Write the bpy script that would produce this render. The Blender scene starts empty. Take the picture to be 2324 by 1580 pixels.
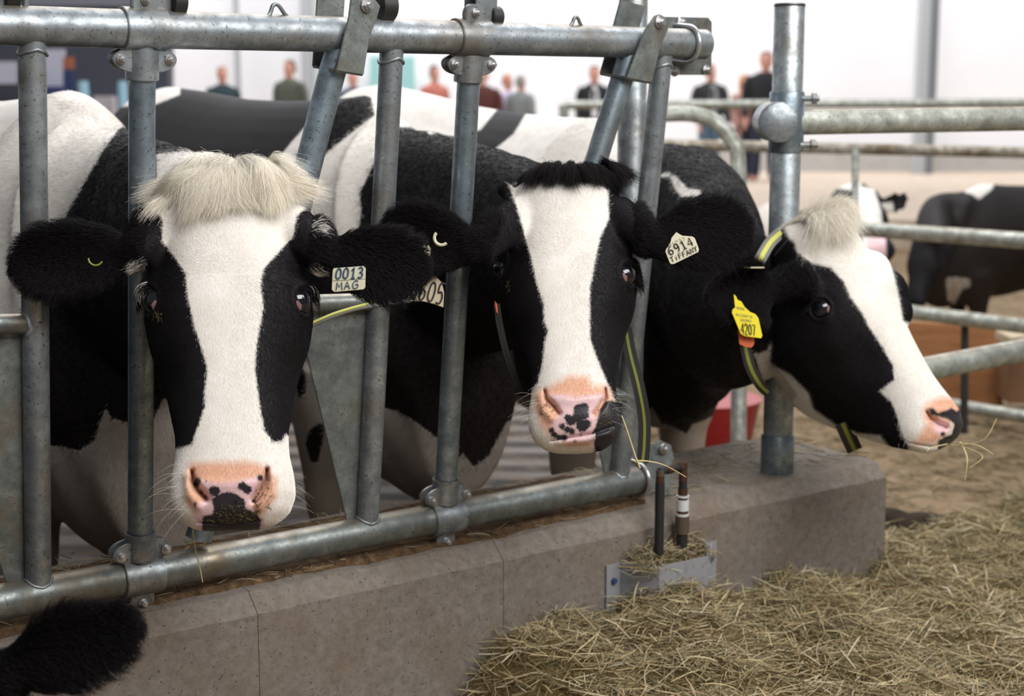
import bpy, bmesh, math, random
import numpy as np
from mathutils import Vector, Matrix
from mathutils.bvhtree import BVHTree
R = np.random.default_rng(7)
random.seed(7)
SC = bpy.context.scene
COL = SC.collection
# ---------------------------------------------------------------- camera
IW, IH, FP = 2324.0, 1580.0, 3550.0
CAMZ = 1.30
PITCH = math.atan(570 / FP)
CAM = np.array([0.0, 0.0, CAMZ])
cd = bpy.data.cameras.new('camera'); cam = bpy.data.objects.new('camera', cd); COL.objects.link(cam)
cam.location = (0, 0, CAMZ); cam.rotation_euler = (math.pi / 2 - PITCH, 0, 0)
cd.sensor_width = 36; cd.lens = 36 * FP / IW; cd.clip_start = 0.05; cd.clip_end = 200
cd.dof.use_dof = True; cd.dof.focus_distance = 2.55; cd.dof.aperture_fstop = 4.0
SC.camera = cam
# ---------------------------------------------------------------- light
w = bpy.data.worlds.new('world'); SC.world = w; w.use_nodes = True
w.node_tree.nodes['Background'].inputs[0].default_value = (0.93, 0.96, 1.0, 1)
w.node_tree.nodes['Background'].inputs[1].default_value = 0.14
def area(name, loc, target, sx, sy, power, col=(1, 1, 1)):
    l = bpy.data.lights.new(name, 'AREA'); l.shape = 'RECTANGLE'; l.size = sx; l.size_y = sy; l.energy = power; l.color = col
    o = bpy.data.objects.new(name, l); COL.objects.link(o); o.location = loc
    o.rotation_euler = (Vector(target) - Vector(loc)).to_track_quat('-Z', 'Y').to_euler(); return o
area('skylight_over_feed_alley', (1.9, 0.75, 3.3), (0.3, 2.9, 0.9), 3.4, 1.8, 150, (1, 0.98, 0.95))  # unseen area lamp added as key light on the cows' faces
area('skylight_over_pens', (0.5, 9, 7.5), (0.5, 9.2, 0), 9, 9, 900, (0.97, 0.98, 1))  # unseen area lamp added to light the pens and backs from above
area('skylight_over_far_wall', (1.0, 20, 7.5), (1.0, 24.5, 2.2), 22, 3, 1180, (0.98, 0.98, 1))  # unseen area lamp added to brighten the back wall
SC.view_settings.view_transform = 'Standard'; SC.view_settings.look = 'None'
SC.view_settings.exposure = 0.35; SC.view_settings.gamma = 1; SC.view_settings.use_curve_mapping = False

# ---------------------------------------------------------------- projection helpers (pixels of the 2324x1580 frame)
cp, sp = math.cos(PITCH), math.sin(PITCH)
AX = np.array([1.0, 0, 0]); AF = np.array([0, cp, -sp]); AU = np.array([0, sp, cp])
def ray(px, py):
    return AX * ((px - IW / 2) / FP) + AU * (-(py - IH / 2) / FP) + AF
def P(px, py, d): return CAM + ray(px, py) * d
def proj(v):
    q = np.asarray(v) - CAM
    z = q @ AF
    return np.stack([IW / 2 + FP * (q @ AX) / z, IH / 2 - FP * (q @ AU) / z], -1)
def depth(v): return (np.asarray(v) - CAM) @ AF
def ground(px, py, z=0.0):
    r = ray(px, py); t = (z - CAMZ) / r[2]; return CAM + r * t
def nrm(v): v = np.asarray(v, float); return v / np.linalg.norm(v)
# fence frame
B0 = np.array([-.642, 2.606, CAMZ - .803]); D = np.array([.802, .598, 0]); D = nrm(D)
G = nrm([.055, -.073, .893]); G = nrm(G - D * (G @ D))
N = np.cross(D, G)
if N[1] > 0: N = -N
def FPT(px, py, off=0.0):
    r = ray(px, py); t = ((B0 - CAM) @ N + off) / (r @ N); return CAM + r * t
def plane_pt(px, py, p0, n):
    r = ray(px, py); return CAM + r * (((p0 - CAM) @ n) / (r @ n))

# ---------------------------------------------------------------- tagging
def tag(o, label=None, cat=None, group=None, kind=None):
    if label: o['label'] = label
    if cat: o['category'] = cat
    if group: o['group'] = group
    if kind: o['kind'] = kind
    return o
def empty(name, loc, label=None, cat=None, group=None, kind=None):
    o = bpy.data.objects.new(name, None); COL.objects.link(o); o.location = Vector(loc); o.empty_display_size = .1
    return tag(o, label, cat, group, kind)
def setpar(o, par):
    if par is not None:
        o.parent = par
        o.matrix_parent_inverse = wm(par).inverted()
def wm(o):
    m = o.matrix_basis.copy()
    if o.parent: m = wm(o.parent) @ o.matrix_parent_inverse @ m
    return m
def link(me, name, mat, par=None, smooth=True):
    o = bpy.data.objects.new(name, me); COL.objects.link(o)
    if mat: me.materials.append(mat)
    if smooth: me.polygons.foreach_set('use_smooth', [True] * len(me.polygons))
    setpar(o, par); return o
class MB:
    """collects shapes into one mesh"""
    def __init__(s): s.v = []; s.f = []; s.n = 0
    def add(s, v, f):
        v = np.asarray(v, float).reshape(-1, 3); s.v.append(v); s.f += [tuple(i + s.n for i in q) for q in f]; s.n += len(v); return s
    def loft(s, rings, caps=True, closed=True):
        n = len(rings[0]); v = np.concatenate(rings); f = []
        for k in range(len(rings) - 1):
            for i in range(n if closed else n - 1):
                j = (i + 1) % n; f.append((k * n + i, k * n + j, (k + 1) * n + j, (k + 1) * n + i))
        if caps:
            f.append(tuple(range(n - 1, -1, -1))); f.append(tuple((len(rings) - 1) * n + i for i in range(n)))
        return s.add(v, f)
    def tube(s, pts, r, n=24, caps=True):
        pts = [np.asarray(p, float) for p in pts]; rr = r if hasattr(r, '__len__') else [r] * len(pts)
        rings = []; prev = None
        for i, p in enumerate(pts):
            t = nrm((pts[min(i + 1, len(pts) - 1)] - pts[max(i - 1, 0)]))
            if prev is None:
                a = np.array([0, 0, 1.]) if abs(t[2]) < .9 else np.array([1., 0, 0]); u = nrm(np.cross(t, a))
            else: u = nrm(prev - t * (prev @ t))
            prev = u; vv = np.cross(t, u)
            th = np.arange(n) * 2 * math.pi / n
            rings.append(p + rr[i] * (np.cos(th)[:, None] * u + np.sin(th)[:, None] * vv))
        return s.loft(rings, caps)
    def pipe(s, a, b, r, wall=.004, n=24):
        """open-ended pipe"""
        a = np.asarray(a, float); b = np.asarray(b, float); t = nrm(b - a); u = nrm(np.cross(t, [0.3, .2, .9])); vv = np.cross(t, u)
        th = np.arange(n) * 2 * math.pi / n; c = np.cos(th)[:, None] * u + np.sin(th)[:, None] * vv
        return s.loft([b + c * (r - wall) - t * .05, b + c * (r - wall), b + c * r, a + c * r], True)
    def box(s, c, U, V, W, su, sv, sw):
        """box centred c with half sizes along U,V,W"""
        c = np.asarray(c, float); v = []
        for k in (-1, 1):
            for j in (-1, 1):
                for i in (-1, 1): v.append(c + i * su * np.asarray(U) + j * sv * np.asarray(V) + k * sw * np.asarray(W))
        return s.add(v, [(0, 2, 3, 1), (4, 5, 7, 6), (0, 1, 5, 4), (2, 6, 7, 3), (0, 4, 6, 2), (1, 3, 7, 5)])
    def plate(s, outline, off):
        """polygon outline (list of 3-D points) thickened by vector off"""
        o = np.asarray(outline, float); n = len(o); v = np.concatenate([o - np.asarray(off) / 2, o + np.asarray(off) / 2])
        f = [tuple(range(n - 1, -1, -1)), tuple(n + i for i in range(n))] + [(i, (i + 1) % n, n + (i + 1) % n, n + i) for i in range(n)]
        return s.add(v, f)
    def sphere(s, c, r, nu=16, nv=10, sc=(1, 1, 1)):
        rings = []
        for k in range(1, nv):
            ph = math.pi * k / nv; th = np.arange(nu) * 2 * math.pi / nu
            rings.append(np.asarray(c) + r * np.stack([np.cos(th) * math.sin(ph) * sc[0], np.sin(th) * math.sin(ph) * sc[1], np.full(nu, math.cos(ph) * sc[2])], -1))
        return s.loft(rings)
    def mesh(s, name='m'):
        me = bpy.data.meshes.new(name); me.from_pydata(np.concatenate(s.v).tolist(), [], s.f); me.update(); return me
    def build(s, name, mat, par=None, smooth=False, bevel=0, auto=40):
        me = s.mesh(name); bm = bmesh.new(); bm.from_mesh(me); bmesh.ops.recalc_face_normals(bm, faces=bm.faces)
        if bevel: bmesh.ops.bevel(bm, geom=[e for e in bm.edges if e.calc_face_angle(0) > .6], offset=bevel, segments=2, affect='EDGES')
        bm.to_mesh(me); bm.free()
        o = link(me, name, mat, par, True)
        me.set_sharp_from_angle(angle=math.radians(auto)) if hasattr(me, 'set_sharp_from_angle') else None
        return o

# ---------------------------------------------------------------- materials
def mat(name, rough=.6, metal=0.0, spec=.5):
    m = bpy.data.materials.new(name); m.use_nodes = True; nt = m.node_tree; b = nt.nodes['Principled BSDF']
    b.inputs['Roughness'].default_value = rough; b.inputs['Metallic'].default_value = metal
    b.inputs['Specular IOR Level'].default_value = spec
    return m, nt, b
def nd(nt, t, **k):
    n = nt.nodes.new(t)
    for a, v in k.items(): setattr(n, a, v)
    return n
def flat(name, c, rough=.6, metal=0., spec=.5):
    m, nt, b = mat(name, rough, metal, spec); b.inputs['Base Color'].default_value = (*c, 1); return m
def ramp(nt, fac, stops, interp='LINEAR'):
    r = nd(nt, 'ShaderNodeValToRGB'); r.color_ramp.interpolation = interp; e = r.color_ramp.elements
    while len(e) < len(stops): e.new(.5)
    for i, (p, c) in enumerate(stops): e[i].position = p; e[i].color = (*c, 1)
    nt.links.new(fac, r.inputs[0]); return r.outputs[0]
def noise(nt, scale, detail=4, rough=.6, vec=None, dist=0.):
    n = nd(nt, 'ShaderNodeTexNoise'); n.inputs['Scale'].default_value = scale; n.inputs['Detail'].default_value = detail
    n.inputs['Roughness'].default_value = rough; n.inputs['Distortion'].default_value = dist
    if vec is None:
        g = nd(nt, 'ShaderNodeNewGeometry'); vec = g.outputs['Position']
    nt.links.new(vec, n.inputs['Vector']); return n.outputs['Fac']
def mix(nt, fac, a, b, mode='MIX'):
    m = nd(nt, 'ShaderNodeMix', data_type='RGBA', blend_type=mode)
    for inp, x in ((m.inputs[0], fac), (m.inputs[6], a), (m.inputs[7], b)):
        if isinstance(x, (int, float)): inp.default_value = x
        elif isinstance(x, tuple): inp.default_value = (*x, 1)
        else: nt.links.new(x, inp)
    return m.outputs[2]
def bump(nt, b, h, strength=.3, dist=.002):
    n = nd(nt, 'ShaderNodeBump'); n.inputs['Strength'].default_value = strength; n.inputs['Distance'].default_value = dist
    nt.links.new(h, n.inputs['Height']); nt.links.new(n.outputs[0], b.inputs['Normal'])
def steel(name, base=(.285, .315, .34), lo=(.12, .12, .115), dirt=.45, rough=.42):
    m, nt, b = mat(name, rough, .72, .5)
    n1 = noise(nt, 28, 6, .65); n2 = noise(nt, 170, 3, .6); n3 = noise(nt, 5, 4, .7)
    c = ramp(nt, n1, [(.32, tuple(x * .62 for x in base)), (.52, base), (.70, tuple(min(1, x * 1.55) for x in base))])
    sp_ = ramp(nt, n2, [(.33, (1, 1, 1)), (.39, (0, 0, 0))])
    c = mix(nt, sp_, c, lo)
    dm = ramp(nt, n3, [(.50, (0, 0, 0)), (.66, (dirt,) * 3)])
    c = mix(nt, dm, c, (.20, .15, .09))
    # dust settled on faces that point up
    g = nd(nt, 'ShaderNodeNewGeometry'); sx = nd(nt, 'ShaderNodeSeparateXYZ'); nt.links.new(g.outputs['Normal'], sx.inputs[0])
    up = nd(nt, 'ShaderNodeMath', operation='MULTIPLY_ADD'); nt.links.new(n1, up.inputs[0]); up.inputs[1].default_value = .35; nt.links.new(sx.outputs['Z'], up.inputs[2])
    dust = ramp(nt, up.outputs[0], [(.0, (0, 0, 0)), (.98, (0, 0, 0)), (1.0, (.6, .6, .6))]) if False else ramp(nt, up.outputs[0], [(.95, (0, 0, 0)), (1.0, (.55, .55, .55))])
    c = mix(nt, dust, c, (.27, .215, .15))
    nt.links.new(c, b.inputs['Base Color'])
    rr = ramp(nt, n1, [(.3, (rough + .15,) * 3), (.7, (rough - .08,) * 3)]); nt.links.new(rr, b.inputs['Roughness'])
    bump(nt, b, n1, .25, .002); return m
M = {}
M['steel'] = steel('galvanized_steel'); M['steel_dirty'] = steel('galvanized_steel_dirty', (.20, .22, .215), dirt=.7)
M['steel_blue'] = steel('galvanized_steel_clean', (.25, .31, .355), dirt=.2, rough=.35)
M['plate'] = steel('galvanized_sheet', (.20, .22, .215), dirt=.6, rough=.6)
M['rail_far'] = steel('galvanized_rail_dull', (.46, .48, .44), dirt=.3, rough=.6)
M['bolt'] = flat('zinc_bolt', (.55, .55, .56), .3, .8); M['rubber'] = flat('black_rubber', (.015, .014, .013), .55)
M['post_steel'] = steel('galvanized_post', (.37, .41, .435), dirt=.5); M['weld'] = flat('weld_bead', (.42, .45, .48), .45, .6)
# ---------------------------------------------------------------- cows
def poly_sd(pts, poly):
    """signed distance (px), positive inside"""
    poly = np.asarray(poly, float); best = np.full(len(pts), 1e9); inside = np.zeros(len(pts), bool)
    n = len(poly)
    for i in range(n):
        a = poly[i]; b = poly[(i + 1) % n]; ab = b - a; ap = pts - a
        t = np.clip((ap @ ab) / max(ab @ ab, 1e-9), 0, 1)
        d = np.hypot(*(ap - t[:, None] * ab).T); best = np.minimum(best, d)
        c = ((a[1] > pts[:, 1]) != (b[1] > pts[:, 1]))
        xs = a[0] + (pts[:, 1] - a[1]) * (b[0] - a[0]) / (b[1] - a[1] if abs(b[1] - a[1]) > 1e-9 else 1e-9)
        inside ^= c & (pts[:, 0] < xs)
    return np.where(inside, best, -best)
def line_d(pts, line):
    best = np.full(len(pts), 1e9); line = np.asarray(line, float); tt = np.zeros(len(pts))
    for i in range(len(line) - 1):
        a = line[i]; b = line[i + 1]; ab = b - a; ap = pts - a
        t = np.clip((ap @ ab) / max(ab @ ab, 1e-9), 0, 1); d = np.hypot(*(ap - t[:, None] * ab).T)
        m = d < best; best[m] = d[m]; tt[m] = (i + t[m]) / (len(line) - 1)
    return best, tt
def union(pts, polys):
    s = np.full(len(pts), -1e9)
    for p in polys: s = np.maximum(s, poly_sd(pts, p))
    return s
def blobs(pts, bl):
    s = np.full(len(pts), -1e9)
    for x, y, r in bl: s = np.maximum(s, r - np.hypot(pts[:, 0] - x, pts[:, 1] - y))
    return s

def hide_material():
    m, nt, b = mat('cow_coat', .62, 0, .27)
    def at(n): a = nd(nt, 'ShaderNodeAttribute'); a.attribute_name = n; return a.outputs['Fac']
    nz = noise(nt, 260, 2, .6); nz2 = noise(nt, 38, 4, .6)
    def thr(name, amp, lo=.44, hi=.56):
        # (sd/40+.5) + (noise-.5)*amp
        ma = nd(nt, 'ShaderNodeMath', operation='MULTIPLY_ADD'); nt.links.new(nz, ma.inputs[0]); ma.inputs[1].default_value = amp; ma.inputs[2].default_value = .5 - amp / 2
        mb = nd(nt, 'ShaderNodeMath', operation='MULTIPLY_ADD'); nt.links.new(at(name), mb.inputs[0]); mb.inputs[1].default_value = 1 / 40; nt.links.new(ma.outputs[0], mb.inputs[2])
        return ramp(nt, mb.outputs[0], [(lo, (0, 0, 0)), (hi, (1, 1, 1))])
    blk = ramp(nt, nz2, [(.3, (.0045, .0038, .005)), (.75, (.009, .007, .0085))])
    wht = ramp(nt, nz2, [(.25, (.76, .71, .65)), (.7, (.87, .835, .79))])
    c = mix(nt, thr('wsd', .22), blk, wht)
    def tanfac():
        return ramp(nt, at('tan'), [(0, (0, 0, 0)), (1, (1, 1, 1))])
    c = mix(nt, tanfac(), c, (.78, .41, .25))
    pk = ramp(nt, nz2, [(.3, (.72, .47, .49)), (.7, (.80, .56, .58))])
    pm = thr('pink', .08)
    c = mix(nt, pm, c, pk)
    dk = thr('spot', .24)
    c = mix(nt, dk, c, (.028, .025, .03))
    c = mix(nt, ramp(nt, at('dirt'), [(0, (0, 0, 0)), (1, (1, 1, 1))]), c, (.20, .13, .075))  # brown mix holds coat stains, leg dirt and the painted chest shade
    nt.links.new(c, b.inputs['Base Color'])
    r1 = nd(nt, 'ShaderNodeMath', operation='MAXIMUM'); nt.links.new(pm, r1.inputs[0]); nt.links.new(dk, r1.inputs[1])
    rr = ramp(nt, r1.outputs[0], [(0, (.66,) * 3), (1, (.33,) * 3)]); nt.links.new(rr, b.inputs['Roughness'])
    vo = nd(nt, 'ShaderNodeTexVoronoi'); vo.inputs['Scale'].default_value = 330; g = nd(nt, 'ShaderNodeNewGeometry'); nt.links.new(g.outputs['Position'], vo.inputs['Vector'])
    bump(nt, b, vo.outputs['Distance'], .22, .0009)
    return m
M['coat'] = hide_material()
def fur_material():
    m, nt, b = mat('cow_fur', .62, 0, .16)
    a = nd(nt, 'ShaderNodeAttribute'); a.attribute_name = 'col'; nt.links.new(a.outputs['Color'], b.inputs['Base Color'])
    return m
M['fur'] = fur_material()
M['eye'] = flat('cow_eye', (.006, .006, .010), .06, 0, .8); M['sclera'] = flat('cow_eye_white', (.26, .15, .15), .3)
M['horn'] = flat('horn_bud', (.16, .15, .13), .6)

def strands(name, root, path, rad, col, par, matn='fur'):
    """root ignored; path (n,k,3); rad base radius; col (n,3)"""
    n, k, _ = path.shape
    hc = bpy.data.hair_curves.new(name); hc.add_curves([k] * n)
    hc.attributes['position'].data.foreach_set('vector', path.reshape(-1).astype(np.float32))
    ra = hc.attributes.get('radius') or hc.attributes.new('radius', 'FLOAT', 'POINT')
    rad = np.broadcast_to(np.asarray(rad, float), (n,))
    prof = np.linspace(1, .25, k); ra.data.foreach_set('value', (rad[:, None] * prof[None]).reshape(-1).astype(np.float32))
    ca = hc.attributes.new('col', 'FLOAT_COLOR', 'CURVE')
    ca.data.foreach_set('color', np.concatenate([col, np.ones((n, 1))], 1).reshape(-1).astype(np.float32))
    hc.materials.append(M[matn])
    o = bpy.data.objects.new(name, hc); COL.objects.link(o); setpar(o, par); return o

class Head:
    def __init__(s, poll, muz, roll=0.0, wid=1.0, L=.555):
        s.O = np.asarray(poll, float); v = np.asarray(muz, float) - s.O; s.k = np.linalg.norm(v) / L; s.a = nrm(v)
        o = CAM - (s.O + v / 2); o = nrm(o - s.a * (o @ s.a)); l = np.cross(o, s.a)
        c, q = math.cos(roll), math.sin(roll); s.o = o * c + l * q; s.l = np.cross(s.o, s.a); s.w = wid
    def W(s, x, q, y): return s.O + s.k * (x * s.w * s.l + q * s.a + y * s.o)
    def loc(s, p):
        d = (np.asarray(p) - s.O) / s.k; return np.stack([d @ s.l / s.w, d @ s.a, d @ s.o], -1)

HSEC = [  # s, top, bottom, halfwidth, jaw taper
 (-.015, -.055, .10, .045, .1), (.005, -.012, .13, .078, .1), (.03, .006, .15, .098, .12), (.07, .014, .17, .103, .15), (.11, .018, .185, .105, .2), (.15, .020, .20, .110, .25),
 (.19, .019, .21, .121, .33), (.225, .016, .213, .122, .36), (.26, .012, .208, .113, .34), (.30, .008, .195, .104, .30), (.34, .005, .172, .097, .30), (.38, .003, .146, .088, .26),
 (.415, .003, .124, .080, .2), (.45, .004, .112, .080, .12), (.48, .004, .106, .086, .10), (.51, .0, .100, .088, .10), (.535, -.012, .092, .080, .12), (.552, -.034, .082, .060, .1), (.558, -.052, .072, .030, .1)]
def head_rings(h, n=48, jaw=1.0, prof=None):
    out = []; th = np.arange(n) * 2 * math.pi / n
    for (q, t, b, w_, tp) in HSEC:
        b = b * (1 + (jaw - 1) * (max(0, math.sin(min(1, max(0, q / .54)) * math.pi)) ** .6)); b = b if prof is None or q < .10 else float(np.interp(q, [p[0] for p in prof], [p[1] for p in prof])); m = (t - b) / 2; H = (t + b) / 2; c = np.cos(th); s_ = np.sin(th)
        ex = .80
        x = w_ * np.sign(c) * np.abs(c) ** ex; y = np.sign(s_) * np.abs(s_) ** (.72 if True else 1)
        x = x * np.where(y < 0, 1 - tp * np.abs(y) ** 1.3, 1 - .10 * np.abs(y) ** 2)
        # widest point near the brow, not the middle of the depth
        yy = m + H * y
        out.append(h.W(0, 0, 0) * 0 + np.stack([h.W(xi, q, yi) for xi, yi in zip(x, yy)]))
    return out
def ear_rings(base, tip, up, r, thick=.007, cup=.35, n=28, droop=0.0, tipround=1.0):
    """base->tip leaf; 'up' is the across direction; r half height"""
    base = np.asarray(base); tip = np.asarray(tip); t = tip - base; Lg = np.linalg.norm(t); t = t / Lg
    up = nrm(up - t * (np.asarray(up) @ t)); nn = np.cross(t, up)
    if nn @ (CAM - base) < 0: nn = -nn
    out = []; th = np.arange(n) * 2 * math.pi / n
    for q in np.linspace(0, 1, 18):
        prof = (.36 + .64 * math.sin(min(1, q / .55) * math.pi / 2) ** 1.3) if q < .55 else max(.10, math.sqrt(max(0, 1 - ((q - .55) / .46) ** 2.4)))
        ru = r * prof; c = np.cos(th) * ru; s_ = np.sin(th) * (thick + .010 * (1 - q) ** 2)
        off = -cup * ((c / r) ** 2) * r * -1.0 * min(1, q * 2 + .2)
        ctr = base + t * Lg * q - np.array([0, 0, 1]) * droop * math.sin(q * math.pi)
        out.append(ctr + c[:, None] * up + (s_ + off)[:, None] * nn)
    return out
def ell(c, U, V, ru, rv, n=36, vb=None, p=1.0):
    th = np.arange(n) * 2 * math.pi / n; vb = rv if vb is None else vb
    s_ = np.sin(th); c_ = np.cos(th)
    if p != 1: s_ = np.sign(s_) * np.abs(s_) ** p; c_ = np.sign(c_) * np.abs(c_) ** p
    return np.asarray(c) + (c_ * ru)[:, None] * U + np.where(s_ > 0, s_ * rv, s_ * vb)[:, None] * V
def spline(pts, n):
    pts = np.asarray(pts, float); m = len(pts); out = []
    for k in range(n):
        u = k / (n - 1) * (m - 1); i = min(int(u), m - 2); f = u - i
        p0 = pts[max(i - 1, 0)]; p1 = pts[i]; p2 = pts[i + 1]; p3 = pts[min(i + 2, m - 1)]
        out.append(.5 * ((2 * p1) + (-p0 + p2) * f + (2 * p0 - 5 * p1 + 4 * p2 - p3) * f * f + (-p0 + 3 * p1 - 3 * p2 + p3) * f ** 3))
    return np.array(out)
ZU = np.array([0, 0, 1.])
def body_mb(mb, W, fwd, H=1.0, floor=0.0, rise=0.0, legx=0.0, deep=1.0):
    """W: top of the withers (world), fwd: horizontal forward"""
    side = np.array([fwd[1], -fwd[0], 0]); zt = W[2]
    S = [  # F, top drop, half height, half width
     (.40, .52, .10, .09), (.36, .42, .27, .15), (.24, .24, .38, .21), (.08, .07, .45, .26), (-.08, .0, .46, .285), (-.28, .015, .45, .31), (-.5, .025, .42, .33), (-.75, .025, .425, .345), (-1.0, .01, .42, .34), (-1.25, .0, .38, .30), (-1.42, .02, .33, .25), (-1.55, .07, .26, .19), (-1.62, .16, .16, .1)]
    if deep != 1: S = [(.40, .52, .10, .09), (.33, .40, .19, .14), (.22, .24, .30, .19), (.08, .07, .39, .24)] + S[4:]
    rings = []
    for F, dr, hh, hw in S:
        c = W + fwd * F * H; c = np.array([c[0], c[1], zt - dr * H - hh * H + rise * min(1, max(0, -F) / 1.3)])
        r = ell(c, side, ZU, hw * H, hh * H, 40)
        # flatter, narrower back line
        y = (r[:, 2] - c[2]) / (hh * H); x = (r - c) @ side
        r = r - np.outer(x * np.clip(y, 0, 1) ** 2 * .35, side)
        rings.append(r)
    mb.loft(rings)
    for F, sd, hind in ((-.02, .16, 0), (-.02 + legx * .3, -.16 - legx, 0), (-1.33, .17, 1), (-1.33, -.17, 1)):
        base = W + fwd * F * H + side * sd * H
        if not hind: zz = [(.72, .14, .02), (.55, .105, .02), (.42, .072, .0), (.34, .066, .0), (.27, .05, .0), (.14, .036, -.005), (.09, .046, .0), (.05, .046, .02), (.0, .06, .03)]
        else: zz = [(.80, .15, 0), (.66, .13, .06), (.52, .09, .04), (.44, .062, -.06), (.38, .055, -.07), (.25, .042, -.03), (.14, .038, -.01), (.09, .047, .0), (.05, .046, .02), (.0, .06, .03)]
        rr = [ell(np.array([*(base + fwd * ff * H)[:2], floor + z * (zt - floor) / 1.38 * 1.0]), side, fwd, r_ * H * .92, r_ * H * 1.1, 20) for z, r_, ff in zz]
        mb.loft(rr)
    # tail
    tb = W + fwd * -1.60 * H
    mb.tube(spline([[*tb[:2], zt - .10 * H], [*(tb - fwd * .10)[:2], zt - .25], [*(tb - fwd * .09)[:2], zt - .6], [*(tb - fwd * .07)[:2], zt - 1.0]], 12), np.linspace(.03, .02, 12), 12)
    return side
def remesh(mb, vox):
    me = mb.mesh('tmp'); o = bpy.data.objects.new('tmp', me); COL.objects.link(o)
    md = o.modifiers.new('r', 'REMESH'); md.mode = 'VOXEL'; md.voxel_size = vox; md.use_smooth_shade = True
    dg = bpy.context.evaluated_depsgraph_get(); dg.update()
    m2 = bpy.data.meshes.new_from_object(o.evaluated_get(dg)); bpy.data.objects.remove(o); return m2
def getv(me): a = np.empty(len(me.vertices) * 3, np.float32); me.vertices.foreach_get('co', a); return a.reshape(-1, 3).astype(float)
def setv(me, v): me.vertices.foreach_set('co', v.reshape(-1).astype(np.float32)); me.update()
def getn(me): a = np.empty(len(me.vertices) * 3, np.float32); me.vertices.foreach_get('normal', a); return a.reshape(-1, 3).astype(float)
def smooth(me, w, it):
    e = np.empty(len(me.edges) * 2, np.int32); me.edges.foreach_get('vertices', e); e = e.reshape(-1, 2); v = getv(me); n = len(v)
    deg = np.bincount(e.reshape(-1), minlength=n).astype(float); w = np.broadcast_to(w, (n,))
    for _ in range(it):
        s_ = np.stack([np.bincount(e[:, 0], v[e[:, 1], k], n) + np.bincount(e[:, 1], v[e[:, 0], k], n) for k in range(3)], -1) / np.maximum(deg, 1)[:, None]
        v = v + (s_ - v) * w[:, None] * .6
    setv(me, v)
def subdivide_region(me, mask, cuts=1):
    bm = bmesh.new(); bm.from_mesh(me); bm.verts.ensure_lookup_table()
    es = [e for e in bm.edges if mask[e.verts[0].index] and mask[e.verts[1].index]]
    bmesh.ops.subdivide_edges(bm, edges=es, cuts=cuts, use_grid_fill=True, smooth=0.0)
    bmesh.ops.triangulate(bm, faces=[f for f in bm.faces if len(f.verts) > 4])
    bm.to_mesh(me); bm.free(); me.update()
def attr(me, name, val):
    a = me.attributes.new(name, 'FLOAT', 'POINT'); a.data.foreach_set('value', np.ascontiguousarray(val, np.float32))
def bvh_of(me):
    v = getv(me); return BVHTree.FromPolygons(v.tolist(), [tuple(p.vertices) for p in me.polygons])
def hit(bvh, px, py):
    r = Vector(nrm(ray(px, py))); h = bvh.ray_cast(Vector(CAM), r)
    return (np.array(h[0]), np.array(h[1])) if h[0] is not None else (None, None)
def cols(n, base, var=.12): return np.clip(np.asarray(base)[None] * (1 + R.normal(0, var, (n, 1))), 0, 1)
def sample_surface(me, wv, count):
    me.calc_loop_triangles(); t = np.empty(len(me.loop_triangles) * 3, np.int32); me.loop_triangles.foreach_get('vertices', t); t = t.reshape(-1, 3)
    v = getv(me); a, b, c = v[t[:, 0]], v[t[:, 1]], v[t[:, 2]]; ar = np.linalg.norm(np.cross(b - a, c - a), axis=1) * wv[t].mean(1)
    cs = np.cumsum(ar); k = np.searchsorted(cs, R.random(count) * cs[-1]); u = R.random((count, 2)); f = u.sum(1) > 1; u[f] = 1 - u[f]
    tt = t[k]; bw = np.stack([1 - u.sum(1), u[:, 0], u[:, 1]], -1); return tt, bw
def binterp(arr, tt, bw): return (arr[tt] * (bw[..., None] if arr.ndim == 2 else bw)).sum(1)
def finish(me, name, par):
    me.materials.clear(); return link(me, name, M['coat'], par)
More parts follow.
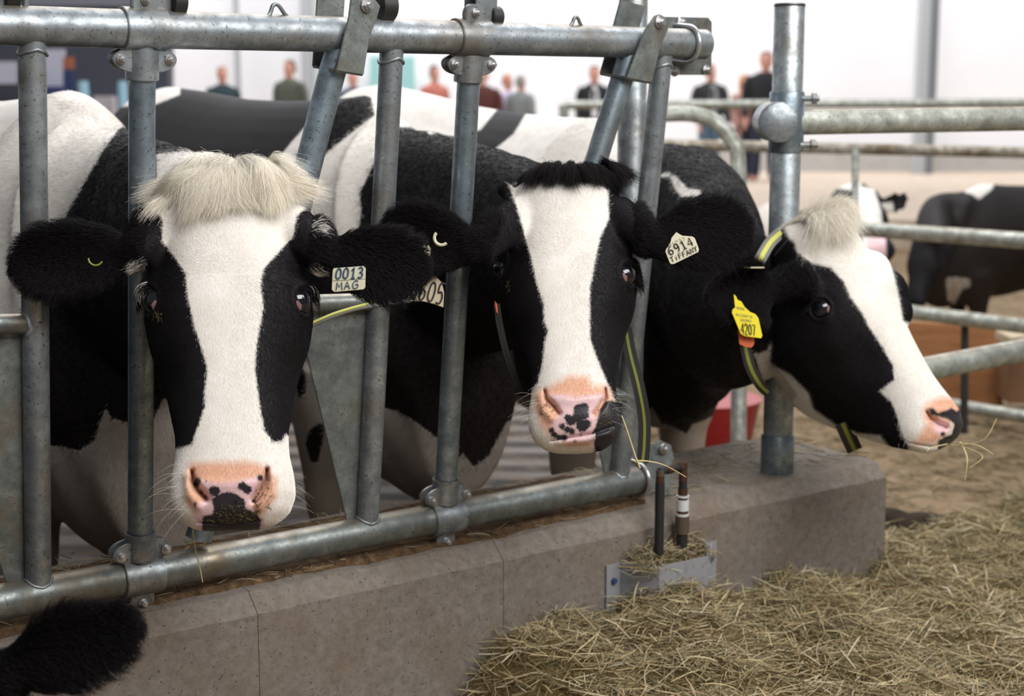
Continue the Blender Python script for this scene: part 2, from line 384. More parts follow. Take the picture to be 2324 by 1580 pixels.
def build_cow(sp):
    h = sp['head']; W = sp['withers']; fwd = nrm(sp['fwd']); H = sp.get('H', 1.0)
    root = empty('cow', (W[0], W[1], sp.get('floor', 0)), sp['label'], 'cow', sp.get('group'))
    mb = MB()
    rings = head_rings(h, jaw=sp.get('jaw', 1.0), prof=sp.get('jawprof'))
    mf = sp.get('muzzle', 1.0)
    for (q, *_), r in zip(HSEC, rings):
        f = 1 - (1 - mf) * min(1, max(0, (q - .33) / .1)); l = h.loc(r); l[:, 0] *= f; r[:] = np.array([h.W(*p) for p in l])
    mb.loft(rings)
    side = body_mb(mb, W, fwd, H, sp.get('floor', 0), sp.get('rise', 0), sp.get('legx', 0), sp.get('deep', 1))
    # neck
    c0 = h.W(0, .13, -.10); c3 = W + fwd * .12 * H - ZU * .40 * H
    mid = sp.get('neckmid')
    ctr = [c0, h.W(0, .10, -.20)] + ([mid] if mid is not None else []) + [W + fwd * .30 * H - ZU * sp.get('neckdrop', .36) * H, c3]
    cs = spline(ctr, 14); n = len(cs); rr = []
    for i, c in enumerate(cs):
        t = nrm(cs[min(i + 1, n - 1)] - cs[max(i - 1, 0)]); u = i / (n - 1)
        U = nrm(np.cross(t, ZU)); V = np.cross(U, t)
        if V[2] < 0: V = -V
        rv = np.interp(u, [0, .25, .6, 1], [.085, .14, .25, .36]) * H; ru = np.interp(u, [0, .25, .6, 1], [.085, .10, .145, .23]) * H
        rr.append(ell(c, U, V, ru, rv, 36))
    mb.loft(rr)
    # ears
    for e in sp['ears']:
        base = P(*e['base']); tip = P(*e['tip']); up = nrm(P(e['base'][0] + e['up'][0] * 100, e['base'][1] + e['up'][1] * 100, e['base'][2]) - base)
        e['B'], e['T'] = base, tip
        mb.loft(ear_rings(base, tip, up, e['r'], cup=e.get('cup', .35), droop=e.get('droop', 0)))
        inner = h.W(e['sx'] * .085, e.get('s', .085), -.045)
        mb.tube([inner, base + (tip - base) * .03, base + (tip - base) * .12], [.042, .030, .020], 16)
    for (x, q, y, r) in sp.get('bumps', []): mb.sphere(h.W(x, q, y), r, 20, 14)
    me = remesh(mb, sp.get('vox', .006))
    v = getv(me); L = h.loc(v)
    headm = (L[:, 1] > -.08) & (L[:, 1] < .64) & (np.abs(L[:, 0]) < .16) & (L[:, 2] > -.26)
    near = headm | np.any([(np.linalg.norm(v - (e['B'] + e['T']) / 2, axis=1) < .16) for e in sp['ears']], axis=0)
    smooth(me, np.where(headm, .8, np.where(near, .25, 1.0)), 5)
    smooth(me, np.where(near, 0.0, 1.0), 10)
    v = getv(me); L = h.loc(v)
    headm = (L[:, 1] > -.05) & (L[:, 1] < .64) & (np.abs(L[:, 0]) < .15) & (L[:, 2] > -.14)
    vis = headm
    subdivide_region(me, vis); smooth(me, (lambda L: ((L[:, 1] > -.05) & (L[:, 1] < .64) & (np.abs(L[:, 0]) < .15) & (L[:, 2] > -.14)).astype(float))(h.loc(getv(me))), 3)
    # ---- sculpt
    v = getv(me); nn = getn(me); L = h.loc(v); px = proj(v); bv = bvh_of(me)
    facing = ((CAM - v) * nn).sum(1) > 0
    isL = (L[:, 1] > -.08) & (L[:, 1] < .64) & (np.abs(L[:, 0]) < .16) & (L[:, 2] > -.26)
    disp = np.zeros_like(v); eyes = []
    def g(c, r): return np.exp(-(np.linalg.norm(v - c, axis=1) / r) ** 2)
    for ex, ey, mx in sp['eyes']:
        c, n_ = hit(bv, ex, ey)
        if c is None: continue
        if n_ @ (CAM - c) < 0: n_ = -n_
        lo = h.loc(c); eyes.append((c, n_, lo))
        brow = c - h.a * .030 * h.k + n_ * .004
        disp += n_ * (g(brow, .020) * .009)[:, None]
        disp += n_ * (g(c + h.a * .024 * h.k, .016) * .004)[:, None]
        disp -= n_ * (g(c, .019) * .014)[:, None]
        d_ = np.linalg.norm(v - c, axis=1); disp += n_ * (np.exp(-((d_ - .0245) / .0045) ** 2) * .0035)[:, None]
    # hollows between brow and nose, facial crest
    for sx in (-1, 1):
        disp -= h.l * sx * (g(h.W(sx * .095, .33, -.035), .045) * .010)[:, None]
        disp += h.l * sx * (g(h.W(sx * .095, .27, -.075), .035) * .006)[:, None]
        disp += h.l * sx * (g(h.W(sx * .09, .25, -.15), .06) * .008)[:, None]
    disp -= h.o * (g(h.W(0, .17, .02), .045) * .004)[:, None]
    for ln, wd, dp in sp.get('grooves', []):
        d_, t_ = line_d(px, ln); wv = np.interp(t_, [0, .5, 1], [.45, 1, .8]) * wd
        k_ = np.exp(-(d_ / wv) ** 2) * facing * isL
        disp += nrm(ray(*np.mean(ln, 0)))[None] * (k_ * dp)[:, None]
    for ln, wd, dp in sp.get('ridges', []):
        d_, t_ = line_d(px, ln); k_ = np.exp(-(d_ / wd) ** 2) * facing * isL
        disp -= nrm(ray(*np.mean(ln, 0)))[None] * (k_ * dp)[:, None]
    # soft folds on the neck
    if sp.get('folds', 1):
        w_ = (~isL) * np.clip(1 - np.abs((v - W) @ fwd - .35) / .45, 0, 1)
        disp += nn * (w_ * .0025 * np.sin((v @ (fwd * 60 + ZU * 18)) + 2 * np.sin(v[:, 2] * 9)))[:, None]
    setv(me, v + disp)
    # ---- coat fields
    def fields(v):
        L = h.loc(v); px = proj(v)
        hd = (L[:, 1] > -.06) & (L[:, 1] < .64) & (np.abs(L[:, 0]) < .145) & (L[:, 2] > -.25)
        hd |= (L[:, 1] > .3) & (L[:, 1] < .64) & (np.abs(L[:, 0]) < .145) & (L[:, 2] > -.3)
        em = np.zeros(len(v), bool); ear = np.zeros(len(v))
        for e in sp['ears']:
            ax = e['T'] - e['B']; q = ((v - e['B']) @ ax) / (ax @ ax); dd = np.linalg.norm(v - e['B'] - np.clip(q, 0, 1)[:, None] * ax, axis=1)
            m = (q > -.12) & (q < 1.15) & (dd < e['r'] * 1.35) & (np.abs(L[:, 0]) > .115)
            em |= m; ear[m] = np.clip(q[m], 0.01, 1)
        ws = np.where(hd, union(px, sp['white_head']), union(px, sp['white_body']))
        if sp.get('black_body'): ws = np.where(hd, ws, np.minimum(ws, -union(px, sp['black_body'])))
        if sp.get('black_head'): ws = np.where(hd, np.minimum(ws, -union(px, sp['black_head'])), ws)
        ws = np.where(em, union(px, sp['white_ear']) if sp.get('white_ear') else -40, ws)
        on = hd & (L[:, 1] > .30)
        z = np.full(len(v), -99.)
        pk = np.where(on, union(px, sp['pink']) if sp.get('pink') else z, -99)
        s1 = z.copy()
        if sp.get('spots'): s1 = np.maximum(s1, blobs(px, sp['spots']))
        if sp.get('dark'): s1 = np.maximum(s1, union(px, sp['dark']))
        s1 = np.where(on, s1, -99)
        tn = np.where(on & (ws > -4), np.clip(union(px, sp['tan']) / 22 + .35, 0, .85), 0) if sp.get('tan') else np.zeros(len(v))
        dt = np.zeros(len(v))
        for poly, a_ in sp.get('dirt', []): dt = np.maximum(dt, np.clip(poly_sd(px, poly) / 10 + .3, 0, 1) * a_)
        lowleg = (~hd) & (~em) & (v[:, 2] < .85); dt = np.where(lowleg | (~hd & ~em), np.maximum(dt, np.clip((.98 - v[:, 2]) * sp.get('dirty', 1.3), 0, .78)), dt); dt = np.where(ws > 0, dt, dt * .1)  # dirt on legs and belly plus painted shade on the chest, deepening downwards
        return np.clip(ws, -40, 40), np.clip(pk, -40, 40), np.clip(s1, -40, 40), tn, dt, hd, em, ear
    v = getv(me); F = fields(v)
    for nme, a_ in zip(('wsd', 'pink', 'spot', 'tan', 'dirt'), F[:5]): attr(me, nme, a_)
    body = finish(me, 'body', root)
    hd, em, ear = F[5:8]
    # ---- short coat
    vis = np.clip(((CAM - v) * getn(me)).sum(1) / np.linalg.norm(CAM - v, axis=1) + .45, 0, 1) > 0
    nn = getn(me); L = h.loc(v)
    bald = np.clip(1 - np.maximum(F[1], np.where(F[5] & (L[:, 1] > .40), F[2], -40)) / 6, 0, 1)
    for c, n_, lo in eyes: bald *= (np.linalg.norm(v - c, axis=1) > .0245)
    nearbody = (~hd) & (~em) & (np.linalg.norm(v - h.W(0, .1, 0), axis=1) < sp.get('furdist', 1.1))
    eyes_ = eyes; jobs = [('short_fur', (hd & ~em) * bald * vis * 1.0, sp.get('nf', 170000), .0044, .00013, .09),
            ('ear_fur', em * vis * 1.0, sp.get('ne', 26000), .017, .00030, .45),
            ('neck_fur', nearbody * vis * (v[:, 2] > .45), sp.get('nn', 85000), .009, .00026, .13)]
    q_w = sp.get('whorl', (0.0, .19))
    for nme, wv, cnt, ln, rad, lift in jobs:
        if wv.sum() == 0 or cnt == 0: continue
        tt, bw = sample_surface(me, wv, cnt); p = binterp(v, tt, bw); n_ = binterp(nn, tt, bw); n_ /= np.linalg.norm(n_, axis=1)[:, None]
        f5 = fields(p); ll = h.loc(p)
        if nme == 'short_fur':
            dx = ll[:, 0] - q_w[0]; dq = ll[:, 1] - q_w[1]; m_ = np.hypot(dx, dq) + .02; dx, dq = dx / m_, dq / m_
            dq = np.where(dq > 0, dq + .3, dq); fl = dx[:, None] * h.l + dq[:, None] * h.a
            lf = 1 + 1.0 * np.clip(1 - ll[:, 1] / .12, 0, 1)
        elif nme == 'ear_fur':
            best = np.full(len(p), 9.); fl = np.zeros_like(p); lf = np.ones(len(p))
            for e in sp['ears']:
                ax = e['T'] - e['B']; q = np.clip(((p - e['B']) @ ax) / (ax @ ax), 0, 1); dv = p - e['B'] - q[:, None] * ax; dd = np.linalg.norm(dv, axis=1)
                m = dd < best; best[m] = dd[m]; fl[m] = (nrm(ax)[None] * .7 + dv / e['r'] * (.5 + .5 * q[:, None]) - ZU * .35)[m]; lf[m] = (.6 + .8 * np.clip(dd / e['r'], 0, 1) ** 2)[m]
        else:
            fl = np.tile(-fwd * .8 - ZU * .6, (len(p), 1)); lf = np.ones(len(p))
        fl = fl + R.normal(0, .22, fl.shape); fl -= n_ * (fl * n_).sum(1)[:, None]; fl /= np.linalg.norm(fl, axis=1)[:, None] + 1e-9
        l_ = (ln * lf * R.uniform(.6, 1.3, len(p)))[:, None]
        pts = np.stack([p, p + l_ * (fl * .35 + n_ * lift * .7), p + l_ * (fl * .7 + n_ * lift * .95), p + l_ * (fl * 1.0 + n_ * lift * .8)], 1)
        ws = f5[0] + R.normal(0, 3.0 if nme == 'short_fur' else 5.0, len(p)); wt = ws > 0
        col = cols(len(p), (.008, .0062, .0078), .35); wc = cols(len(p), (.90, .865, .825), .03)
        tn = f5[3][:, None]; wc = wc * (1 - tn) + np.array([.76, .43, .28]) * tn
        dt = f5[4][:, None]; wc = wc * (1 - dt) + np.array([.22, .15, .09]) * dt  # strands take the same dirt and painted shade as the skin
        col[wt] = wc[wt]
        if nme == 'short_fur': col[(f5[2] > 0)] = (.03, .027, .03)
        strands(nme, None, pts, rad, col, body)
    # ---- eyes
    for c, n_, lo in eyes:
        b = MB(); ek = sp.get('eyek', 1); ec = c - n_ * .0135; b.sphere(ec, .0240 * ek, 32, 20); ey = b.build('eye', M['eye'], body)
        b = MB(); ww = nrm(np.cross(n_, h.a)); s_ = 1 if (ww @ h.l) * (-lo[0]) > 0 else -1
        th = np.linspace(0, 2 * math.pi, 24, endpoint=False)
        # inner corner of the eye: a small pink wedge hugging the ball
        cc = ww * s_; ca = nrm(cc * .78 + h.a * .62); cb = nrm(np.cross(n_, ca)); pts = []
        for a0 in np.linspace(-.40, .40, 9):
            row = []
            for b0 in np.linspace(.80 + .45 * abs(a0), 1.15, 5):
                dirn = nrm(n_ * math.cos(b0) + (ca * math.cos(a0) + cb * math.sin(a0)) * math.sin(b0)); row.append(ec + dirn * .0245 * ek)
            pts.append(row)
        pts = np.array(pts); vv = pts.reshape(-1, 3); ff = [(i * 5 + j, i * 5 + j + 1, i * 5 + j + 6, i * 5 + j + 5) for i in range(8) for j in range(4)]
        b.add(vv, ff); b.add(vv - n_ * .001, [tuple(reversed(q)) for q in ff]); b.build('eye_corner', M['sclera'], ey)
        # lashes
        npth = 30; a0 = R.uniform(-1.1, 1.1, npth); up = -h.a
        r0 = c + n_ * .003 + (np.cos(a0)[:, None] * up + np.sin(a0)[:, None] * cc) * .021
        dr = nrm(n_ * .8 + ZU * -.1)[None] + (np.sin(a0)[:, None] * cc) * .5 + R.normal(0, .12, (npth, 3)); dr -= cc[None] * .45
        l_ = R.uniform(.009, .018, (npth, 1))
        path = np.stack([r0, r0 + dr * l_ * .4 - ZU * l_ * .12, r0 + dr * l_ * .75 - ZU * l_ * .25, r0 + dr * l_ - ZU * l_ * .30], 1)
        strands('eyelashes', None, path, .00035, np.tile([.008, .006, .006], (npth, 1)), body)
    return root, body, h, fields, bvh_of(me)

def whiskers(body, bv, h, pxs, n=26, ln=.045, col=(.75, .70, .62), sx=1):
    r0 = []; dr = []
    for _ in range(n * 3):
        a, b = random.choice(pxs); c, nn_ = hit(bv, a + random.uniform(-12, 12), b + random.uniform(-30, 30))
        if c is None: continue
        r0.append(c); dr.append(nrm(h.l * sx * random.uniform(.6, 1.2) + h.o * .35 + h.a * random.uniform(-.1, .7)))
        if len(r0) >= n: break
    if not r0: return
    r0 = np.array(r0); dr = np.array(dr); l_ = R.uniform(.5, 1.3, (len(r0), 1)) * ln
    path = np.stack([r0, r0 + dr * l_ * .35, r0 + dr * l_ * .7 - ZU * l_ * .05, r0 + dr * l_ - ZU * l_ * .18], 1)
    strands('whiskers', None, path, .00016, cols(len(r0), col, .1), body)

def topknot(name, body, h, bv, roots, ends, n, clumps, rad, base, var, lift=.018, fray=.008, length=(.8, 1.1), wave=.006, spread=.0035):
    """roots/ends: functions u->(x,s) in head space"""
    k = 8; path = np.zeros((n, k, 3)); cc = R.random(clumps)
    cj = R.normal(0, 1, (clumps, 4)); ids = R.integers(0, clumps, n)
    cache = {}
    def surf(x, q):
        key = (round(x * 300), round(q * 300))
        if key not in cache:
            st = h.W(x, q, .25); hh = bv.ray_cast(Vector(st), Vector(-h.o))
            y = h.loc(np.array(hh[0]))[2] if hh[0] is not None else -.03
            cache[key] = max(y, -.09)
        return cache[key]
    for i in range(n):
        c = ids[i]; u = cc[c]; a = np.array(roots(u)) + cj[c, :2] * .004 + R.normal(0, .0035, 2); b = np.array(ends(u)) + cj[c, 2:] * .008 + R.normal(0, spread, 2)
        f = random.uniform(*length); ph = cj[c, 0] * .008
        for j in range(k):
            t = j / (k - 1) * f; x = a[0] + (b[0] - a[0]) * t; q = a[1] + (b[1] - a[1]) * t ** 1.15
            x += math.sin(t * 3.2 + c * 1.7) * wave * t; q += (math.cos(t * 3.6 + c * 2.3) - .3) * wave * .6 * t
            y = surf(x, q) + .003 + lift * math.sin(min(1, t) * math.pi * .85) + ph * math.sin(t * 3) + R.normal(0, .0006)
            path[i, j] = h.W(x, q, y)
        path[i] += R.normal(0, fray, 3)[None] * (np.linspace(0, 1, k) ** 2)[:, None] * .5
    col = cols(n, base, var) * (1 + cj[ids, 1] * .06)[:, None]
    o = strands(name, None, path, rad, np.clip(col, 0, 1), body); return o
CW = D * -0 + np.array([.598, -.802, 0])
# ---- the three cows at the barrier
cow1 = dict(head=Head(P(514, 366, 2.45), P(531, 1186, 2.30), wid=1.04), withers=P(190, 203, 3.25), fwd=CW, H=.97,
  label='cow with a bushy cream topknot and wide white blaze, leftmost at the barrier',
  ears=[dict(base=(326, 572, 2.42), tip=(24, 606, 2.44), up=(-.1, -1), r=.057, sx=-1, cup=.3), dict(base=(728, 580, 2.44), tip=(974, 614, 2.46), up=(.1, -1), r=.056, sx=1, cup=.3)],
  eyes=[(341, 682, -1), (690, 682, 1)], dirt=[([(125, 228), (200, 224), (268, 262), (285, 292), (240, 300), (200, 265), (135, 250)], .22)], whorl=(0.0, .185),
  white_head=[[(340, 300), (352, 478), (370, 500), (368, 548), (403, 592), (421, 619), (427, 677), (443, 747), (456, 787), (470, 832), (465, 889), (464, 925), (447, 973), (435, 1008), (405, 1016), (330, 1030), (330, 1250), (760, 1250), (740, 985), (648, 985), (640, 1000), (620, 1003), (600, 977), (590, 926), (578, 832), (585, 765), (598, 699), (591, 646), (598, 610), (638, 566), (665, 539), (673, 490), (700, 468), (720, 300)]],
  white_body=[[(-400, 100), (200, 100), (300, 275), (270, 292), (235, 340), (200, 400), (165, 460), (145, 500), (135, 560), (60, 640), (20, 900), (-400, 900)], [(355, 350), (440, 340), (440, 400), (355, 410)],
              [(60, 1010), (110, 1012), (140, 1014), (180, 1024), (200, 1010), (215, 1000), (228, 960), (240, 925), (252, 950), (285, 958), (345, 960), (372, 905), (520, 960), (700, 900), (700, 1500), (0, 1500)]],
  white_ear=[[(708, 508), (716, 516), (726, 522), (720, 534), (714, 528)], [(700, 600), (735, 612), (742, 640), (770, 690), (715, 690)], [(298, 590), (330, 590), (328, 660), (302, 640)]],
  pink=[[(437, 1072), (445, 1086), (493, 1095), (525, 1091), (598, 1078), (603, 1086), (578, 1131), (572, 1150), (600, 1176), (600, 1200), (445, 1200), (441, 1150), (468, 1128), (452, 1107), (437, 1092)]],
  tan=[[(418, 1070), (432, 1048), (500, 1046), (560, 1044), (612, 1058), (630, 1090), (628, 1130), (600, 1165), (560, 1185), (450, 1180), (418, 1140)]],
  dark=[[(484, 1128), (509, 1117), (530, 1118), (555, 1133), (557, 1155), (581, 1163), (592, 1180), (590, 1215), (458, 1215), (458, 1186), (461, 1171), (482, 1168), (485, 1152), (480, 1136)]],
  spots=[(448, 1090, 8), (446, 1098, 7), (488, 1116, 12), (482, 1113, 9), (549, 1103, 10), (562, 1112, 10), (556, 1108, 9), (590, 1084, 7.5), (456, 1115, 4), (466, 1125, 3), (443, 1143, 4), (577, 1137, 6), (467, 1092, 2)],
  grooves=[([(436, 1068), (437, 1092), (450, 1112), (468, 1132)], 8, .027), ([(606, 1064), (603, 1088), (590, 1112), (577, 1134)], 8, .027), ([(450, 1186), (520, 1192), (590, 1182)], 5, .006)],
  ridges=[([(424, 1080), (428, 1120), (450, 1150)], 10, .006), ([(620, 1080), (616, 1120), (592, 1150)], 10, .006), ([(455, 1100), (520, 1100), (590, 1095)], 14, .004)])
cow2 = dict(head=Head(P(1284, 374, 2.90), P(1309, 1000, 2.70), roll=.04, wid=1.05), muzzle=.93, withers=P(868, 218, 3.72), fwd=CW, H=.95, rise=.03,
  label='cow with a curly black topknot and spotted pink nose, middle one at the barrier',
  ears=[dict(base=(1092, 566, 2.78), tip=(866, 522, 2.82), up=(-.15, -1), r=.060, sx=-1, cup=.3), dict(base=(1464, 550, 2.84), tip=(1706, 512, 2.88), up=(0, -1), r=.064, sx=1, cup=.3)],
  eyes=[(1132, 612, -1), (1428, 622, 1)], whorl=(0.0, .20), bumps=[(-.112, .035, -.03, .016)],
  white_head=[[(1154, 419), (1170, 462), (1185, 513), (1205, 584), (1218, 644), (1233, 685), (1235, 730), (1244, 751), (1236, 776), (1230, 827), (1220, 867), (1200, 895), (1160, 900), (1150, 1080), (1350, 1080), (1349, 1009), (1352, 985), (1354, 962), (1364, 927), (1375, 909), (1396, 909), (1382, 877), (1352, 806), (1339, 766), (1339, 705), (1339, 654), (1349, 599), (1362, 538), (1382, 497), (1380, 432), (1347, 414), (1327, 419), (1300, 398), (1290, 412), (1281, 396), (1272, 408), (1256, 404), (1225, 404), (1185, 419)]],
  white_body=[[(820, 100), (1200, 100), (1080, 300), (1035, 310), (1000, 300), (975, 305), (960, 285), (940, 290), (905, 288), (860, 345), (835, 400), (815, 440), (820, 480), (812, 530), (600, 560), (640, 380), (700, 390), (750, 340), (800, 300), (850, 262)],
              [(695, 285), (702, 300), (655, 400), (622, 372), (660, 325)], [(200, 100), (400, 100), (410, 180), (408, 215), (350, 238), (272, 242), (200, 250)],
              [(860, 922), (900, 935), (930, 950), (1000, 1000), (1030, 1010), (1042, 1045), (1050, 1030), (1076, 1062), (1110, 1035), (1150, 960), (1240, 900), (1300, 1300), (560, 1300), (600, 900), (640, 700), (800, 700)]],
  black_body=[[(700, 975), (722, 960), (738, 962), (735, 1000), (722, 1050), (705, 1052), (692, 1010)], [(676, 825), (688, 830), (696, 860), (694, 895), (680, 905), (660, 860)], [(655, 980), (664, 1000), (672, 1090), (655, 1080)]],
  pink=[[(1236, 895), (1278, 893), (1308, 899), (1369, 890), (1374, 901), (1364, 916), (1351, 929), (1346, 941), (1356, 954), (1343, 983), (1351, 990), (1347, 1004), (1298, 1007), (1262, 999), (1247, 976), (1247, 960), (1268, 942), (1262, 927), (1249, 915)]],
  tan=[[(1212, 885), (1236, 878), (1262, 868), (1290, 852), (1335, 852), (1345, 875), (1372, 872), (1388, 885), (1392, 908), (1372, 925), (1350, 960), (1345, 1015), (1290, 1015), (1245, 990), (1225, 965), (1210, 925)]],
  dark=[[(1354, 962), (1364, 927), (1375, 910), (1392, 909), (1420, 930), (1430, 1000), (1390, 1040), (1349, 1011), (1352, 985), (1343, 984)]],
  spots=[(1315, 931, 14), (1325, 927, 12), (1314, 945, 14), (1326, 942, 11), (1296, 955, 12), (1289, 948, 8), (1322, 966, 15), (1331, 962, 11), (1305, 952, 9), (1275, 968, 7), (1287, 975, 8), (1297, 979, 8), (1252, 977, 7), (1258, 986, 7), (1268, 993, 7), (1280, 993, 8), (1305, 1002, 3.5), (1317, 987, 2.5)],
  grooves=[([(1236, 885), (1240, 905), (1256, 922), (1268, 938)], 6, .018), ([(1374, 882), (1374, 904), (1362, 924), (1349, 940)], 6, .018), ([(1250, 1001), (1300, 992), (1343, 985), (1392, 968)], 3.5, .007)],
  ridges=[([(1225, 900), (1232, 930), (1252, 950)], 9, .005), ([(1250, 903), (1300, 908), (1360, 900)], 12, .004), ([(1270, 1005), (1330, 1000), (1385, 985)], 7, .005)])
cow3 = dict(head=Head(P(1862, 478, 3.40), P(2178, 985, 3.24), roll=.90, wid=1.0), muzzle=.95, deep=.9, jawprof=[(.10, .22), (.15, .26), (.22, .33), (.30, .332), (.35, .312), (.40, .265), (.45, .208), (.50, .145), (.535, .095), (.558, .072)], eyek=.93, legx=.08, bumps=[(.078, .205, -.030, .050), (.066, .155, -.030, .050), (.070, .255, -.038, .046)], withers=P(1415, 275, 4.15), fwd=CW, H=.95, rise=.11, neckmid=P(1650, 690, 3.65),
  label='cow turned sideways to the right with a yellow ear tag and hay in its mouth',
  ears=[dict(base=(1752, 660, 3.34), tip=(1604, 678, 3.12), up=(-.05, -1), r=.066, sx=-1, cup=.75, s=.12)],
  eyes=[(1861, 700, -1)], dirt=[([(935, 250), (990, 240), (1040, 262), (1030, 300), (960, 285)], .10)], whorl=(0.0, .20),
  white_head=[[(1740, 420), (1781, 522), (1790, 540), (1804, 553), (1809, 573), (1844, 598), (1885, 608), (1915, 639), (1930, 674), (1956, 710), (1971, 740), (2001, 786), (2027, 831), (2029, 862), (1996, 887), (2022, 912), (2037, 948), (2042, 973), (2060, 1013), (2060, 1100), (2300, 1100), (2300, 400), (1900, 300)],
              [(1751, 780), (1748, 826), (1794, 851), (1834, 892), (1844, 927), (1895, 963), (1946, 983), (1996, 988), (2012, 1008), (2010, 1100), (1650, 1100), (1712, 800), (1738, 800)]],
  black_head=[[(2020, 592), (2036, 654), (2044, 694), (2050, 728), (2090, 740), (2100, 600)]],
  white_body=[[(1751, 780), (1748, 826), (1794, 851), (1834, 892), (1844, 927), (1895, 963), (1880, 1010), (1780, 960), (1742, 892), (1712, 803), (1738, 800)], [(600, 50), (1490, 50), (1470, 600), (1440, 700), (1000, 700), (600, 700)], [(1520, 398), (1535, 400), (1548, 415), (1562, 428), (1590, 432), (1592, 446), (1545, 446), (1530, 425)], [(1500, 395), (1520, 392), (1522, 402), (1500, 402)],
              [(1400, 925), (1480, 930), (1500, 962), (1520, 968), (1560, 987), (1572, 965), (1600, 955), (1640, 935), (1655, 928), (1700, 905), (1740, 880), (1720, 1200), (1300, 1200)], [(1000, 900), (1440, 900), (1440, 1300), (1000, 1300)]],
  black_body=[[(1070, 390), (1060, 300), (1090, 295), (1135, 240), (1150, 238), (1165, 245), (1190, 240), (1196, 255), (1165, 305), (1110, 350)]],
  pink=[[(2112, 955), (2140, 950), (2160, 968), (2158, 980), (2130, 988), (2118, 975)]],
  tan=[[(2092, 935), (2100, 915), (2130, 900), (2180, 900), (2200, 925), (2190, 940), (2160, 960), (2150, 985), (2130, 1008), (2070, 1012), (2085, 985), (2100, 965)]],
  dark=[[(2108, 925), (2116, 925), (2128, 937), (2150, 930), (2158, 924), (2170, 934), (2182, 920), (2200, 926), (2225, 930), (2225, 1030), (2130, 1030), (2128, 1000), (2145, 990), (2160, 985), (2166, 962), (2150, 950), (2128, 945), (2112, 940)]],
  spots=[(2140, 985, 5)],
  grooves=[([(2104, 935), (2112, 950), (2128, 962), (2146, 970)], 8, .022), ([(2060, 1004), (2110, 1014), (2170, 1010)], 3, .005)],
  ridges=[([(2112, 928), (2150, 932), (2190, 928)], 8, .004)])
COWS = []
for spc in (cow1, cow2, cow3):
    COWS.append(build_cow(spc))
(r1, b1, h1, f1, v1), (r2, b2, h2, f2, v2), (r3, b3, h3, f3, v3) = COWS
CREAM = (.92, .85, .74)
topknot('topknot', b1, h1, v1, lambda u: (-.014 + .030 * u, -.030 + .012 * abs(2 * u - 1)), lambda u: (-.112 + .224 * u, .094 - .050 * abs(2 * u - 1) ** 1.6 - .030 * math.exp(-((u - .50) / .08) ** 2)), 26000, 24, .00026, CREAM, .08, lift=.026, fray=.007, wave=.020, spread=.010, length=(.80, 1.05))
topknot('topknot', b1, h1, v1, lambda u: (-.03 + .06 * u, -.028), lambda u: (-.108 + .216 * u, .028 + .028 * (1 - abs(2 * u - 1))), 12000, 22, .00026, (.93, .88, .80), .06, lift=.024, length=(.6, 1.0), fray=.010, wave=.016, spread=.009)
topknot('topknot', b2, h2, v2, lambda u: (-.05 + .10 * u, -.022), lambda u: (-.125 + .25 * u, .030 + .012 * (1 - abs(2 * u - 1))), 12000, 60, .0003, (.014, .011, .012), .3, lift=.020, fray=.012)
topknot('topknot', b3, h3, v3, lambda u: (-.045 + .06 * u, -.010), lambda u: (-.062 + .105 * u, .085 - .03 * u), 12000, 36, .00028, (.92, .86, .76), .08, lift=.034, fray=.032, length=(.3, 1.15), spread=.009, wave=.012)
whiskers(b1, v1, h1, [(410, 1100), (405, 1060), (420, 1140)], 15, .05, sx=-1); whiskers(b1, v1, h1, [(650, 1080), (655, 1120)], 8, .04, sx=1)
whiskers(b2, v2, h2, [(1215, 960), (1210, 930), (1225, 900)], 12, .04, sx=-1); whiskers(b2, v2, h2, [(1385, 900), (1392, 930)], 14, .035, sx=1)
whiskers(b3, v3, h3, [(2050, 980), (2120, 1000)], 16, .035, sx=-1)

def feed_bits(body, bv, boxes, n):
    r0 = []; nn_ = []
    for _ in range(n * 2):
        x0, y0, x1, y1 = random.choice(boxes); c, q = hit(bv, random.uniform(x0, x1), random.uniform(y0, y1))
        if c is not None: r0.append(c); nn_.append(q)
        if len(r0) >= n: break
    r0 = np.array(r0); nn_ = np.array(nn_); n = len(r0); d_ = R.normal(0, 1, (n, 3)); d_ -= nn_ * (d_ * nn_).sum(1)[:, None]; d_ /= np.linalg.norm(d_, axis=1)[:, None]; l_ = R.uniform(.003, .010, (n, 1))
    b0 = r0 + nn_ * .0012; path = np.stack([b0, b0 + d_ * l_ * .4, b0 + d_ * l_ * .7 + nn_ * .001, b0 + d_ * l_], 1)
    strands('feed_bits', None, path, .0005, cols(n, (.115, .10, .04), .4), body)
feed_bits(b1, v1, [(475, 1158, 596, 1186), (500, 1140, 560, 1180), (575, 1110, 612, 1165)], 130)
feed_bits(b1, v1, [(348, 708, 368, 735)], 26); feed_bits(b2, v2, [(1150, 640, 1160, 662), (1365, 930, 1390, 975), (1222, 915, 1262, 945)], 60)
